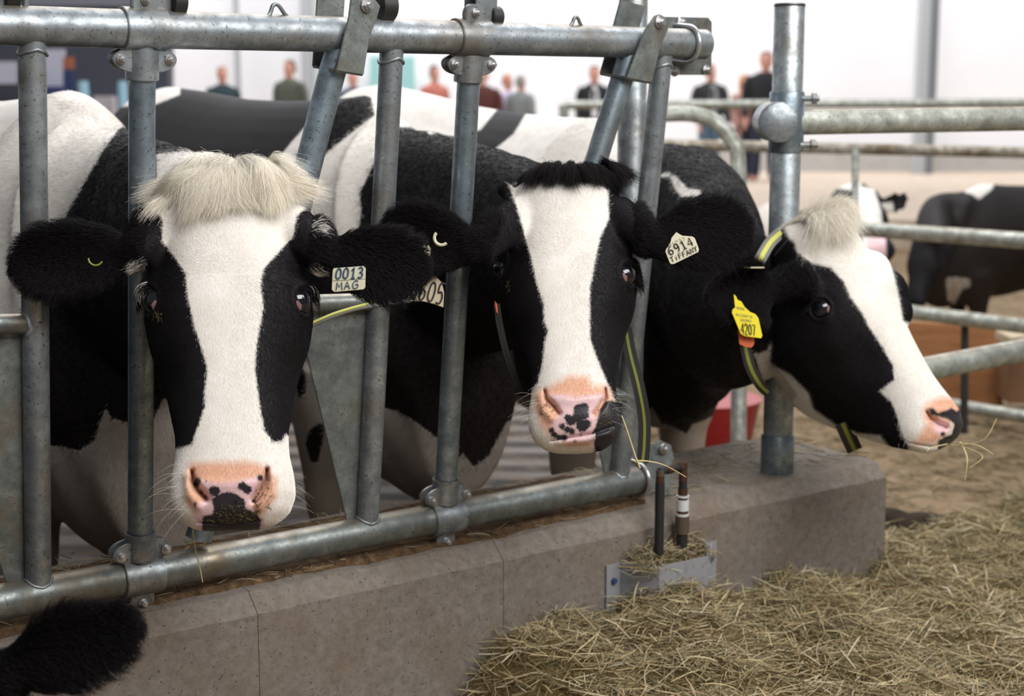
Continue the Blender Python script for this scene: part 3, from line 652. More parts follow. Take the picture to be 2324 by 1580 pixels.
# ================================================================ headlock barrier
barrier = empty('feed_barrier', B0 - np.array([0, 0, .06]), 'galvanized steel headlock barrier the cows put their heads through, bolted above the concrete curb', 'barrier')
T0 = FPT(323, 66); Bq = FPT(318, 1306)
def onaxis(base, px, y):  # point on the axis through base along D nearest the pixel
    q = FPT(px, y); return base + D * ((q - base) @ D)
tA, tB = onaxis(T0, -260, 60), onaxis(T0, 1597, 104)
bA, bB = onaxis(Bq, -400, 1450), onaxis(Bq, 1452, 1100)
RT, RB, RP = .0302, .0302, .0213
b = MB(); b.pipe(tA, tB, RT, .004, 48); b.build('top_rail', M['steel'], barrier, auto=50)
b = MB(); b.pipe(bA, bB, RB, .004, 48); b.build('bottom_rail', M['steel_dirty'], barrier, auto=50)
def hexbolt(par, c, ax, r=.0062, L=.014, nut=True):
    ax = nrm(ax); b = MB(); c = np.asarray(c)
    b.tube([c, c + ax * .0035], r * 1.35, 20); b.tube([c + ax * .0035, c + ax * (.0035 + .007)], r, 6); b.tube([c + ax * .010, c + ax * L], r * .62, 14)
    return b.build('bolt', M['bolt'], par, auto=25, bevel=.0006)
ups = [((73, 85), (87, 1345)), ((323, 90), (318, 1300)), ((889, 110), (833, 1200)), ((1067, 125), (1008, 1165)), ((1503, 125), (1405, 1095))]
for i, (a, c) in enumerate(ups):
    p, q = FPT(*a), FPT(*c); u = nrm(p - q); b = MB(); b.tube([q, p], RP, 36); up = b.build('upright', M['steel_blue'] if i in (1, 3) else M['steel'], barrier)
    if i not in (1, 3):   # welded ends
        for e, s_ in ((p - u * (RT - .004), -1), (q + u * (RB - .004), 1)):
            b = MB(); th = np.linspace(0, 2 * math.pi, 25)[:-1]; U = D; V = np.cross(u, D)
            pts = [e + (U * math.cos(t) * (RP + .0005) + V * math.sin(t) * (RP + .0005)) + u * s_ * (-.006 * math.sin(t) ** 2 * 1.6 + R.normal(0, .0008)) for t in th]; pts.append(pts[0])
            b.tube(pts, .0030, 10); b.build('weld_bead', M['steel'], up)
def flange(c, U, V, hw, hh, lobe, thick, n=40):
    """rounded two-lobed flange plate outline"""
    th = np.linspace(0, 2 * math.pi, n, endpoint=False); x = hw * np.sign(np.cos(th)) * np.abs(np.cos(th)) ** .7
    y = hh * np.sin(th) * np.where(np.sin(th) < 0, 1 + .0 * th, 1); y = np.where(y < 0, y * (1.0 - .0 * np.abs(x)), y * .8)
    return [c + U * a + V * b_ for a, b_ in zip(x, y)]
def tclamp(base, u, sgn, tabpx):
    """two-piece tee clamp; sgn=-1: sleeve hangs below the rail"""
    cl = MB(); ax = nrm(u); Dn = D; V = np.cross(Dn, ax)
    th = np.linspace(0, 2 * math.pi, 41)
    # saddle round the rail
    cl.pipe(base - Dn * .036, base + Dn * .036, RT + .0045, .004, 40)
    # sleeve round the upright
    cl.pipe(base + ax * sgn * (RT + .001), base + ax * sgn * (RT + .050), RP + .0052, .004, 32)
    for off in (.010, -.010):
        c = base + ax * sgn * (RT + .016) + N * off
        cl.plate(flange(c, Dn, ax * -sgn, .054, .022, 0, .004), N * .006)
    o = cl.build('clamp', M['steel'], barrier, auto=35, bevel=.0012)
    for s_ in (-1, 1): hexbolt(o, base + ax * sgn * (RT + .016) + Dn * s_ * .041 + N * .013, N)
    # tab on the other side of the rail
    c = base - ax * sgn * (RT + .012) + N * .006
    tb = MB(); tb.plate(flange(c, Dn, ax * -sgn, .022, .024, 0, .004), N * .012); t_ = tb.build('clamp_tab', M['steel'], barrier, auto=35, bevel=.0015)
    hexbolt(t_, c - ax * sgn * .004 + N * .006, N)
    return o
for pxs, tt, bb in ((323, (323, 66), (318, 1306)), (1066, (1067, 95), (1008, 1165))):
    p = onaxis(T0, *tt); q = onaxis(Bq, *bb); u = nrm(p - q); tclamp(p, u, -1, 0); tclamp(q, u, 1, 0)
# latch brackets and rubber stops that rise above the top rail
def post_bracket(x0, x1, ybot, ytop, stop_c, stop_r):
    c = FPT((x0 + x1) / 2, ybot, -.02); t = FPT((x0 + x1) / 2 + 4, ytop, -.02); hw = np.linalg.norm(FPT(x1, ybot, -.02) - FPT(x0, ybot, -.02)) / 2
    b = MB(); up = t - c; L = np.linalg.norm(up); up = up / L; o_ = [c - D * hw, c + D * hw, c + D * hw + up * L, c - D * hw + up * L]
    b.plate([p + N * .018 for p in o_], N * .004); b.plate([p - N * .018 for p in o_], N * .004); b.box(c + up * L / 2 + D * (hw - .002), D, up, N, .002, L / 2, .018)
    o = b.build('latch_bracket', M['steel'], barrier, bevel=.0008)
    s0 = FPT(*stop_c, -.01); b = MB(); b.tube([s0 - D * .012, s0 - D * .010, s0 + D * .010, s0 + D * .012], [stop_r * .9, stop_r, stop_r, stop_r * .9], 32); b.build('rubber_stop', M['rubber'], barrier)
post_bracket(345, 384, 33, -80, (398, 2), .026)
post_bracket(1066, 1113, 62, -80, (1121, 38), .019)
post_bracket(-10, 20, 10, -80, (22, -14), .022)
s0 = FPT(872, 14, .0); b = MB(); b.tube([s0 - D * .014, s0 + D * .014], .026, 32); b.build('rubber_stop', M['rubber'], barrier)
b = MB(); b.tube([FPT(884, 55, 0), FPT(884, -80, 0)], .0035, 12); b.build('latch_rod', M['steel'], barrier)
b = MB(); b.tube([FPT(57, 30, 0), FPT(60, -80, 0)], .005, 12); b.build('latch_rod', M['steel'], barrier)
# bent strap brackets, swing arms
def strap(front, back, pin, arm, armr, tail_open):
    F_ = [FPT(x, y, .040) for x, y in front]; b = MB(); b.plate(F_, N * .005)
    lo0, lo1 = FPT(*back[0], .040), FPT(*back[1], .040)
    k0, k1 = lo0 - N * .080, lo1 - N * .080
    nn_ = nrm(np.cross(lo1 - lo0, N)); b.plate([lo0, lo1, k1, k0], nn_ * .005)
    tp = (F_[0] + F_[1]) / 2; up = nrm(tp - (lo0 + lo1) / 2); b.plate([k0, k1, k1 + up * .15, k0 + up * .15], N * .005)
    o = b.build('arm_bracket', M['plate'], barrier, bevel=.001)
    hexbolt(o, FPT(*pin, .043), N, .0095)
    b = MB(); b.tube([FPT(*pin, .038), FPT(*pin, -.045)], .0075, 16); b.build('pivot_pin', M['steel'], barrier)
    pts = [FPT(x, y, 0.0) for x, y in arm]; pts = spline(pts, 24); b = MB(); b.tube(pts, armr, 32); b.build('swing_arm', M['steel_blue'], barrier)
strap([(796, -6), (815, -14), (848, -4), (862, 14), (853, 44), (836, 90), (824, 170), (762, 160), (779, 88), (791, 38)], [(762, 160), (824, 170)], (833, 12), [(776, 100), (752, 172), (684, 438), (600, 760), (450, 1222)], .0235, 1)
strap([(1484, 36), (1497, 32), (1512, 42), (1515, 66), (1497, 108), (1478, 188), (1421, 176), (1447, 110), (1464, 66)], [(1421, 176), (1478, 188)], (1497, 50), [(1430, 120), (1408, 190), (1347, 385), (1275, 640), (1240, 800)], .0225, 0)
# lower guard sheets and their bars
def sheet(pts, off=-.012):
    b = MB(); b.plate([FPT(x, y, off) for x, y in pts], N * .004); b.build('guard_sheet', M['plate'], barrier, bevel=.0008)
sheet([(684, 755), (700, 706), (836, 700), (828, 1192), (788, 1188)])
sheet([(-120, 748), (62, 748), (72, 1334), (20, 1338), (-150, 860)])
sheet([(1330, 880), (1418, 880), (1392, 1078), (1370, 1072)])
for a, c in (((692, 690), (860, 684)), ((-150, 738), (72, 735)), ((1330, 905), (1415, 900))):
    b = MB(); b.tube([FPT(*a, 0), FPT(*c, 0)], .0165, 24); o = b.build('cross_bar', M['steel_dirty'], barrier)
wp = FPT(58, 735, .0); b = MB(); pts = [wp + ZU * math.cos(t) * .018 + N * math.sin(t) * .018 + D * R.normal(0, .001) for t in np.linspace(0, 2 * math.pi, 22)]; b.tube(pts, .0045, 8); b.build('weld_bead', M['weld'], barrier)
# bent wire hooks on the top rail
for tri in ([(597, 44), (612, 32), (620, 12), (632, 12), (645, 30), (660, 46)], [(1288, 68), (1299, 52), (1304, 40), (1311, 41), (1317, 54), (1326, 69)]):
    b = MB(); b.tube(spline([FPT(x, y, .004) for x, y in tri], 26), .0035, 10); b.build('wire_hook', M['steel'], barrier)
# end plate with U-bolt
b = MB(); b.plate([FPT(x, y, -.045) for x, y in [(1505, 38), (1606, 40), (1614, 50), (1613, 170), (1530, 170), (1522, 160), (1522, 120), (1505, 112)]], N * .006); ep = b.build('end_plate', M['plate'], barrier, bevel=.001)
def ubolt(c, ax, r, par):
    th = np.linspace(-.1, math.pi + .1, 24); V = np.cross(D, ax); b = MB()
    pts = [c - N * .05 + ax * r] + [c + ax * math.cos(t) * r + N * math.sin(t) * r for t in th] + [c - N * .05 - ax * r]
    b.tube(pts, .0052, 12); b.build('u_bolt', M['bolt'], par)
ubolt(onaxis(T0, 1560, 100), G, RT + .005, ep); 
for x, y in ((1530, 162), (1602, 158), (1545, 50)): hexbolt(ep, FPT(x, y, -.040), N, .008)
ubolt(onaxis(Bq, 1448, 1100), G, RB + .005, barrier)
# ---------------------------------------------------------------- standing posts
def vpost(name, top, base, r, matn, label, cat='post', group=None, cap=True):
    root = empty(name, base, label, cat, group); b = MB(); b.tube([base, [base[0], base[1], top - .002], [base[0], base[1], top]], [r, r, r * .97], 40); b.build('shaft', matn, root); return root
pb = P(1437, 60, 3.50); pz = np.array([pb[0], pb[1], .42])
post_mid = vpost('barrier_post', 1.75, pz, .0325, M['post_steel'], 'thick galvanized post standing behind the right end of the headlock barrier')
e = P(1500, 1060, 3.52); b = MB(); b.plate([P(x, y, 3.46) for x, y in [(1466, 1010), (1500, 1000), (1522, 1010), (1528, 1040), (1520, 1060), (1520, 1160), (1400, 1165), (1420, 1120), (1462, 1100)]], nrm(N) * .006); o = b.build('foot_bracket', M['plate'], post_mid, bevel=.001)
hexbolt(o, P(1506, 1018, 3.45), N, .009); hexbolt(o, P(1437, 1140, 3.40), N, .009)
pr = ground(1763, 1078, .42); RP2 = .0345
post_r = vpost('barrier_post', P(1775, 12, depth(pr) - .1)[2], pr, RP2, M['post_steel'], 'freestanding galvanized post behind the sideways-turned cow, with the thick rail clamped to it')
def at_post(y, r_, y2, n, m):
    z0 = plane_pt(1770, y, pr, np.array([0, 1., 0]))[2]; z1 = plane_pt(1770, y2, pr, np.array([0, 1., 0]))[2]
    b = MB(); b.tube([[pr[0], pr[1], z1], [pr[0], pr[1], z1 + .003], [pr[0], pr[1], z0 - .003], [pr[0], pr[1], z0]], [r_ - .002, r_, r_, r_ - .002], 40); return b.build(n, m, post_r)
at_post(985, RP2 + .004, 1082, 'base_sleeve', M['steel_blue']); at_post(208, RP2 + .005, 346, 'clamp_sleeve', M['steel_blue'])
at_post(9, RP2 + .0015, 16, 'end_cap', M['rubber'])
qz = plane_pt(1775, 276, pr, np.array([0, 1., 0])); qc = np.array([pr[0], pr[1], qz[2]])
b = MB(); b.tube([qc + [-.03, -.075, 0], qc + [-.03, -.070, 0], qc + [-.03, .02, 0]], [.038, .045, .045], 36); b.build('clamp_hub', M['steel'], post_r)
for dz in (.052, -.052):
    b = MB(); b.tube([qc + [RP2 - .02, -.02, dz], qc + [RP2 + .034, -.02, dz]], .007, 16); b.tube([qc + [RP2 + .018, -.02, dz], qc + [RP2 + .028, -.02, dz]], .014, 6); b.build('bolt', M['steel'], post_r)
# rails behind
def rail(pts, r, m, label, name='rail', cat='rail', group=None, sm=1, parts=None, ends=()):
    pts = [P(*p) for p in pts]; root = empty(name, pts[0], label, cat, group); b = MB(); b.tube(spline(pts, 40) if sm and len(pts) > 2 else pts, r, 28); b.build('tube', m, root)
    for e_ in ends:
        q_ = pts[e_]; b = MB(); b.tube([q_, [q_[0], q_[1], 0.0]], r * 1.1, 20); b.build('post', m, root)
    for nm, pp, rr, mm in parts or []:
        b = MB(); b.tube([P(*p) for p in pp], rr, 20); b.build(nm, mm, root)
    return root
rail([(1800, 277, depth(qc)), (2420, 268, 3.9)], .0295, M['rail_far'], 'thick grey rail running right from the clamp on the freestanding post', sm=0, ends=(-1,))
rail([(1470, 262, 5.0), (1560, 258, 5.0), (1620, 275, 5.0), (1662, 320, 5.0), (1676, 380, 5.0), (1677, 700, 5.0), (1676, 1060, 5.0)], .0255, M['rail_far'], 'bent tube hoop gate curving down beside the freestanding post', 'gate', 'gate')
rail([(1280, 238, 12.), (1830, 236, 12.), (2420, 234, 12.)], .034, M['rail_far'], 'thin upper rail in front of the standing visitors', sm=0, ends=(0, -1))
rust = steel('rusty_rail', (.45, .42, .36), (.20, .11, .05), dirt=.9, rough=.7); M['rust'] = rust
rail([(1400, 326, 7.), (2420, 348, 7.)], .0255, rust, 'rust-speckled rail crossing just below the thick grey rail', sm=0, ends=(-1,), parts=[('picket', [(1941, 338, 6.3), (1940, 530, 6.25)], .014, M['rail_far'])])
rail([(1925, 518, 6.2), (2420, 553, 5.6)], .030, M['rail_far'], 'pen rail level with the black calf\'s back', sm=0, ends=(0, -1))
rail([(2030, 704, 6.0), (2420, 752, 5.6)], .028, M['rail_far'], 'lower pen rail above the orange timber boards', sm=0, ends=(0, -1), parts=[('hinge_pin', [(2190, 715, 5.9), (2188, 985, 5.9)], .014, M['rubber'])])
rail([(1792, 897, 3.75), (2420, 776, 4.35)], .031, M['rail_far'], 'slanting tube gate rail just beyond the sideways cow\'s nose', sm=0, ends=(-1,))
rail([(2140, 915, 6.4), (2420, 962, 6.0)], .026, M['rail_far'], 'lowest pen rail near the floor at the foot of the boards', sm=0, ends=(-1,))

# ================================================================ curb, cover, pipes
def concrete(name, c0, c1, stain=(.16, .11, .07), amt=.55):
    m, nt, b = mat(name, .88, 0, .2)
    n1 = noise(nt, 7, 6, .65); n2 = noise(nt, 55, 5, .7); n3 = noise(nt, 150, 2, .7); n4 = noise(nt, 2.6, 5, .7)
    c = ramp(nt, n2, [(.3, c0), (.7, c1)]); c = mix(nt, ramp(nt, n1, [(.48, (0, 0, 0)), (.75, (amt,) * 3)]), c, stain)
    c = mix(nt, ramp(nt, n4, [(.5, (0, 0, 0)), (.72, (amt * .8,) * 3)]), c, stain)
    c = mix(nt, ramp(nt, n3, [(.30, (.85, .85, .85)), (.37, (0, 0, 0))]), c, tuple(x * .35 for x in c0))
    nt.links.new(c, b.inputs['Base Color']); bump(nt, b, n2, .5, .004); return m
M['conc'] = concrete('concrete', (.155, .133, .115), (.25, .218, .19)); M['conc_top'] = concrete('concrete_dirty', (.30, .25, .20), (.40, .33, .26), amt=.85)
C0 = ground(330, 1440, .40); SE = 1.905
curb = empty('concrete_curb', C0 + D * .6 - np.array([0, 0, .4]), 'long low concrete curb under the headlock barrier, ending in a square corner on the right', 'curb')
def cpt(s, n, z): q = C0 + D * s + CW * n; return np.array([q[0], q[1], z])
prof = [(0, -.02), (0, .392), (-.004, .397), (-.032, .425), (-.040, .428), (-.38, .430), (-.38, -.02)]
for s0_, s1_ in ((-1.4, .2115), (.2127, .7542), (.7556, 1.20), (1.20, SE)):
    b = MB(); sec = np.linspace(s0_, s1_, max(3, int((s1_ - s0_) / .03)))
    rings = []
    for s_ in sec:
        w_ = .0012 * math.sin(s_ * 23) + .001 * math.sin(s_ * 61 + 1); rings.append(np.array([cpt(s_, n_ + (w_ if z > .39 and n_ > -.1 else 0), z + (w_ if z > .39 else 0)) for n_, z in prof]))
    b.loft(rings); b.build('curb_block', M['conc'], curb, auto=22)
pb_ = MB()
# dirt and chaff lying along the top of the curb
rr = []
for s_ in np.linspace(-1.3, 1.18, 90):
    hh = .010 + .008 * abs(math.sin(s_ * 9)) + .004 * R.random(); rr.append(np.array([cpt(s_, -.045 - .012 * math.sin(s_ * 7), .424), cpt(s_, -.06, .426 + hh * .6), cpt(s_, -.12, .428 + hh), cpt(s_, -.22, .428 + hh), cpt(s_, -.34, .428 + hh * .5), cpt(s_, -.37, .42)]))
pb_.loft(rr); m_, nt, bs = mat('chaff_dirt', .95, 0, .1); c_ = ramp(nt, noise(nt, 60, 5, .7), [(.3, (.05, .03, .018)), (.6, (.13, .08, .045)), (.8, (.24, .17, .09))]); nt.links.new(c_, bs.inputs['Base Color']); M['chaff'] = m_
tag(pb_.build('chaff', M['chaff'], None), 'dark crumbs of manure and chaff lying on the curb under the bottom rail', 'chaff', kind='stuff')
cover = empty('pipe_cover', cpt(1.12, 0, 0), 'folded grey sheet cover fixed to the curb face below the black pipes', 'cover')
m_pvc = flat('grey_sheet', (.27, .27, .29), .5)
zt_ = .335; out = [(1.018, .003), (1.055, .003), (1.10, .075), (1.235, .080), (1.30, .003), (1.335, .003)]
b = MB(); ring = []
for (a0, n0), (a1, n1) in zip(out[:-1], out[1:]): b.plate([cpt(a0, n0, .02), cpt(a1, n1, .02), cpt(a1, n1, zt_ - .0), cpt(a0, n0, zt_)], CW * .004)
b.build('folded_sheet', m_pvc, cover, bevel=.0005)
for a0, z_ in ((1.036, .30), (1.318, .30)): b = MB(); c_ = cpt(a0, .006, z_); b.tube([c_, c_ + CW * .006], .006, 12); b.build('screw', flat('blue_screw', (.03, .06, .16), .4), cover)
pipes = empty('water_pipes', cpt(1.17, .04, .3), 'pair of black insulated pipes with copper joints rising out of the grey cover', 'pipe')
M['foam'] = flat('black_foam', (.012, .012, .013), .7); M['copper'] = flat('copper', (.085, .04, .025), .5, .5); M['whiteband'] = flat('white_band', (.6, .6, .6), .5); M['brownpipe'] = flat('dirty_pipe', (.08, .055, .035), .8)
pp0 = plane_pt(1497, 1150, cpt(0, .035, 0), CW); pp1 = plane_pt(1549, 1150, cpt(0, .03, 0), CW)
def zat(px, y, pp): return plane_pt(px, y, pp, np.array([0, 1., 0]))[2]
def seg(pp, px, y0, y1, r_, nm, m_): b = MB(); b.tube([[pp[0], pp[1], zat(px, y1, pp)], [pp[0], pp[1], zat(px, y0, pp)]], r_, 24); b.build(nm, m_, pipes)
seg(pp0, 1497, 1095, 1256, .0100, 'pipe_insulation', M['foam']); seg(pp0, 1497, 1080, 1096, .0092, 'copper_joint', M['copper']); seg(pp0, 1497, 1066, 1084, .0085, 'elbow', M['brownpipe'])
seg(pp1, 1549, 1075, 1112, .0090, 'pipe_insulation', M['foam']); seg(pp1, 1549, 1108, 1136, .0105, 'copper_joint', M['copper']); seg(pp1, 1549, 1124, 1128, .0140, 'ring', M['whiteband'])
seg(pp1, 1549, 1134, 1158, .0138, 'white_band', M['whiteband']); seg(pp1, 1549, 1158, 1166, .0125, 'copper_joint', M['copper']); seg(pp1, 1549, 1165, 1172, .0142, 'ring', M['whiteband']); seg(pp1, 1549, 1170, 1210, .0150, 'pipe_sleeve', M['brownpipe']); seg(pp1, 1549, 1205, 1258, .0120, 'pipe_insulation', M['foam'])
a0 = np.array([pp0[0], pp0[1], zat(1497, 1070, pp0)]); a1 = np.array([pp1[0], pp1[1], zat(1549, 1060, pp1)])
b = MB(); b.tube([a0 - (a1 - a0) * .05, a1 + (a1 - a0) * .08], .0075, 20); b.build('cross_pipe', M['foam'], pipes)
for t_ in (.28, .8): b = MB(); b.tube([a0 + (a1 - a0) * t_, a0 + (a1 - a0) * (t_ + .2)], .0092, 20); b.build('copper_joint', M['copper'], pipes)
b = MB(); b.tube([a1 - ZU * .03, a1 + ZU * .01], .0092, 20); b.build('elbow', M['copper'], pipes)
# ================================================================ setting
def build_quad(name, pts, m, kind='structure', thick=None):
    b = MB(); b.plate(pts, thick if thick is not None else [0, 0, .02]); o = b.build(name, m); o['kind'] = kind; return o
mF, nt, bs = mat('barn_floor', .93, 0, .15)
n1 = noise(nt, 1.6, 6, .65); n2 = noise(nt, 14, 6, .7); n3 = noise(nt, 90, 4, .7)
c = ramp(nt, n2, [(.3, (.10, .065, .038)), (.5, (.20, .14, .082)), (.72, (.32, .235, .145))])
c = mix(nt, ramp(nt, n1, [(.42, (0, 0, 0)), (.7, (.6, .6, .6))]), c, (.33, .24, .15)); c = mix(nt, ramp(nt, n3, [(.3, (.7, .7, .7)), (.42, (0, 0, 0))]), c, (.10, .06, .035))
nt.links.new(c, bs.inputs['Base Color']); bump(nt, bs, n2, .6, .02)
def rectfloor(name, x0, x1, y0, y1, z, m, t=.1):
    return build_quad(name, [[x0, y0, z - t / 2], [x1, y0, z - t / 2], [x1, y1, z - t / 2], [x0, y1, z - t / 2]], m, thick=[0, 0, t])
rectfloor('floor', -14, 14, -3, 23, 0, mF)
# raised beige walkway the visitors stand on
mW = concrete('walkway_concrete', (.50, .40, .31), (.62, .52, .42), amt=.3)
rectfloor('trim_1', -14, 14, 13.5, 23, .25, mW, .25)
mwall, nt, bs = mat('white_wall', .9, 0, .1); c = ramp(nt, noise(nt, .7, 3, .5), [(.3, (.84, .84, .87)), (.7, (.90, .90, .92))]); nt.links.new(c, bs.inputs['Base Color'])
build_quad('wall_back', [[-14, 22.6, 0], [14, 22.6, 0], [14, 22.6, 8], [-14, 22.6, 8]], mwall, thick=[0, .2, 0])
build_quad('wall_left', [[-14, 5, 0], [-14, 22.6, 0], [-14, 22.6, 8], [-14, 5, 8]], mwall, thick=[.2, 0, 0])
build_quad('wall_right', [[14, 5, 0], [14, 22.6, 0], [14, 22.6, 8], [14, 5, 8]], mwall, thick=[.2, 0, 0])
build_quad('baseboard_back', [[-14, 22.42, .25], [14, 22.42, .25], [14, 22.42, .56], [-14, 22.42, .56]], concrete('base_wall', (.46, .45, .43), (.56, .55, .52), amt=.15), thick=[0, .1, 0])
# concrete slats under the cows behind the barrier
ms, nt, bs = mat('slats', .75, 0, .3); g_ = nd(nt, 'ShaderNodeNewGeometry'); wv = nd(nt, 'ShaderNodeTexWave', wave_type='BANDS', bands_direction='Y'); wv.inputs['Scale'].default_value = 1.6; wv.inputs['Distortion'].default_value = .8; nt.links.new(g_.outputs['Position'], wv.inputs['Vector'])
c = ramp(nt, wv.outputs['Fac'], [(.25, (.012, .009, .006)), (.42, (.06, .05, .042)), (.8, (.15, .13, .12))]); c = mix(nt, ramp(nt, noise(nt, 9, 5, .7), [(.45, (0, 0, 0)), (.62, (.8, .8, .8))]), c, (.12, .075, .04)); nt.links.new(c, bs.inputs['Base Color'])
q = [cpt(-3, -.39, .012), cpt(1.36, -.39, .012), cpt(4.27, -3.63, .012), cpt(4.27, -8, .012), cpt(-3, -8, .012)]
build_quad('floor_slats', q, ms, thick=[0, 0, .02])
# columns on the far wall
mc = flat('column_paint', (.20, .22, .24), .5, .2); mc2 = flat('column_light', (.42, .44, .46), .6)
def column(px, wpx, D_, m, label, ztop=7.5):
    c_ = P(px, 220, D_); hw = wpx / FP * D_ / 2; rt = empty('column', (c_[0], c_[1], .25), label, 'column'); b = MB()
    b.box([c_[0] - hw * .45, c_[1], ztop / 2 + .125], [1, 0, 0], [0, 1, 0], [0, 0, 1], hw * .5, hw, ztop / 2 - .125); b.build('flange', mc2, rt)
    b = MB(); b.box([c_[0] + hw * .55, c_[1], ztop / 2 + .125], [1, 0, 0], [0, 1, 0], [0, 0, 1], hw * .45, hw * .8, ztop / 2 - .125); b.build('web', m, rt)
column(2099, 42, 21.5, mc, 'steel building column on the far wall, right of the freestanding post')
column(712, 50, 21.8, flat('column_pale', (.60, .63, .63), .6), 'pale building column above the backs of the cows, left of the bent strap bracket')
column(541, 12, 22., mc2, 'slim pale pipe on the far wall between two visitors')
# dark stand at the back left
M['navy'] = flat('navy', (.02, .035, .12), .6); M['slate'] = flat('slate', (.055, .06, .085), .7); M['lilac'] = flat('pale_panel', (.50, .50, .60), .6); M['ltblue'] = flat('light_blue', (.30, .52, .66), .5)
st = empty('display_stand', ground(150, 500, .25), 'dark slate display stand with navy and pale panels at the far left', 'stand')
def panel(x0, y0, x1, y1, d, m_, nm, par, th=.3):
    b = MB(); b.plate([P(x0, y0, d), P(x1, y0, d), P(x1, y1, d), P(x0, y1, d)], [0, th, 0]); return b.build(nm, m_, par)
panel(-200, -260, 388, 380, 18.2, M['slate'], 'back_panel', st); panel(-150, -30, 385, 14, 17.7, flat('stand_fascia', (.20, .21, .25), .6), 'fascia', st, .1)
panel(-100, 140, 38, 190, 17.5, M['lilac'], 'side_panel', st, .1); panel(104, 112, 146, 200, 17.4, M['lilac'], 'side_panel', st, .1); panel(146, 160, 166, 240, 17.4, M['navy'], 'side_panel', st, .1); panel(60, 196, 150, 260, 17.3, M['navy'], 'counter', st, .4); panel(147, 130, 166, 156, 17.4, flat('orange_panel', (.35, .10, .05), .6), 'side_panel', st, .1)
def barrel(px, y0, y1, wpx, d, m_, label, name='barrel'):
    c_ = P(px, (y0 + y1) / 2, d); r_ = wpx / FP * d / 2; z1 = P(px, y0, d)[2]; b = MB(); rr = [r_ * .9, r_, r_, r_ * 1.04, r_, r_, r_ * .9]
    zz = np.linspace(.25, z1, 7); b.tube([[c_[0], c_[1], z] for z in zz], rr, 24); rt = b.build(name, m_); tag(rt, label, 'barrel'); return rt
barrel(190, 184, 260, 24, 16, M['ltblue'], 'light blue barrel in front of the dark stand, left one of the two'); barrel(279, 184, 260, 22, 16, M['ltblue'], 'light blue barrel in front of the dark stand, nearer the second upright')
b = MB(); cc_ = P(238, 230, 16.3); b.box([cc_[0], cc_[1], .78], [1, 0, 0], [0, 1, 0], [0, 0, 1], .10, .1, .53); tag(b.build('crate', flat('beige_crate', (.42, .38, .40), .7), bevel=.01), 'greyish upright crate between the two light blue barrels', 'crate')
b = MB(); tl = P(890, 130, 21.9); hw = 50 / FP * 21.9; b.box([tl[0], tl[1], 1.05], [1, 0, 0], [0, 1, 0], [0, 0, 1], hw, .05, .80); tag(b.build('banner', flat('teal', (.32, .60, .60), .7)), 'teal upright banner against the far wall between two barrier uprights', 'banner')
# timber boards, red tub
b = MB(); mt, nt, bs = mat('orange_timber', .8, 0, .2); g_ = nd(nt, 'ShaderNodeNewGeometry'); mp = nd(nt, 'ShaderNodeMapping'); mp.inputs['Scale'].default_value = (2, 2, 18); nt.links.new(g_.outputs['Position'], mp.inputs['Vector'])
c = ramp(nt, noise(nt, 3, 5, .6, mp.outputs[0]), [(.3, (.30, .13, .055)), (.7, (.46, .22, .10))]); nt.links.new(c, bs.inputs['Base Color'])
bd = empty('timber_partition', ground(2180, 940, 0), 'orange-brown timber partition behind the pen rails at right', 'partition')
for y0, y1 in ((728, 812), (815, 940)):
    b = MB(); b.plate([P(2030, y0, 6.6), P(2272, y0 + 14, 6.6), P(2272, y1, 6.6), P(2030, y1, 6.6)], [0, .05, 0]); b.build('board', mt, bd, bevel=.003)
b = MB(); b.plate([P(2272, 800, 6.5), P(2400, 812, 6.5), P(2400, 905, 6.5), P(2272, 905, 6.5)], [0, .2, 0]); b.build('board', flat('brown_board', (.22, .11, .055), .8), bd, bevel=.003)
b = MB(); b.plate([P(2276, 758, 6.0), P(2400, 745, 6.0), P(2400, 765, 6.0), P(2276, 778, 6.0)], [0, .2, 0]); b.build('top_board', flat('pale_timber', (.55, .44, .30), .8), bd, bevel=.003)
rt = empty('feed_tub', ground(1615, 1018, 0), 'red plastic tub standing behind the curb under the sideways cow', 'tub'); q = ground(1600, 1015, 0)
b = MB(); b.tube([[q[0], q[1], .0], [q[0], q[1], .02], [q[0], q[1], .17], [q[0], q[1], .19]], [.16, .17, .20, .21], 36); b.build('shell', flat('red_plastic', (.30, .012, .015), .4), rt)

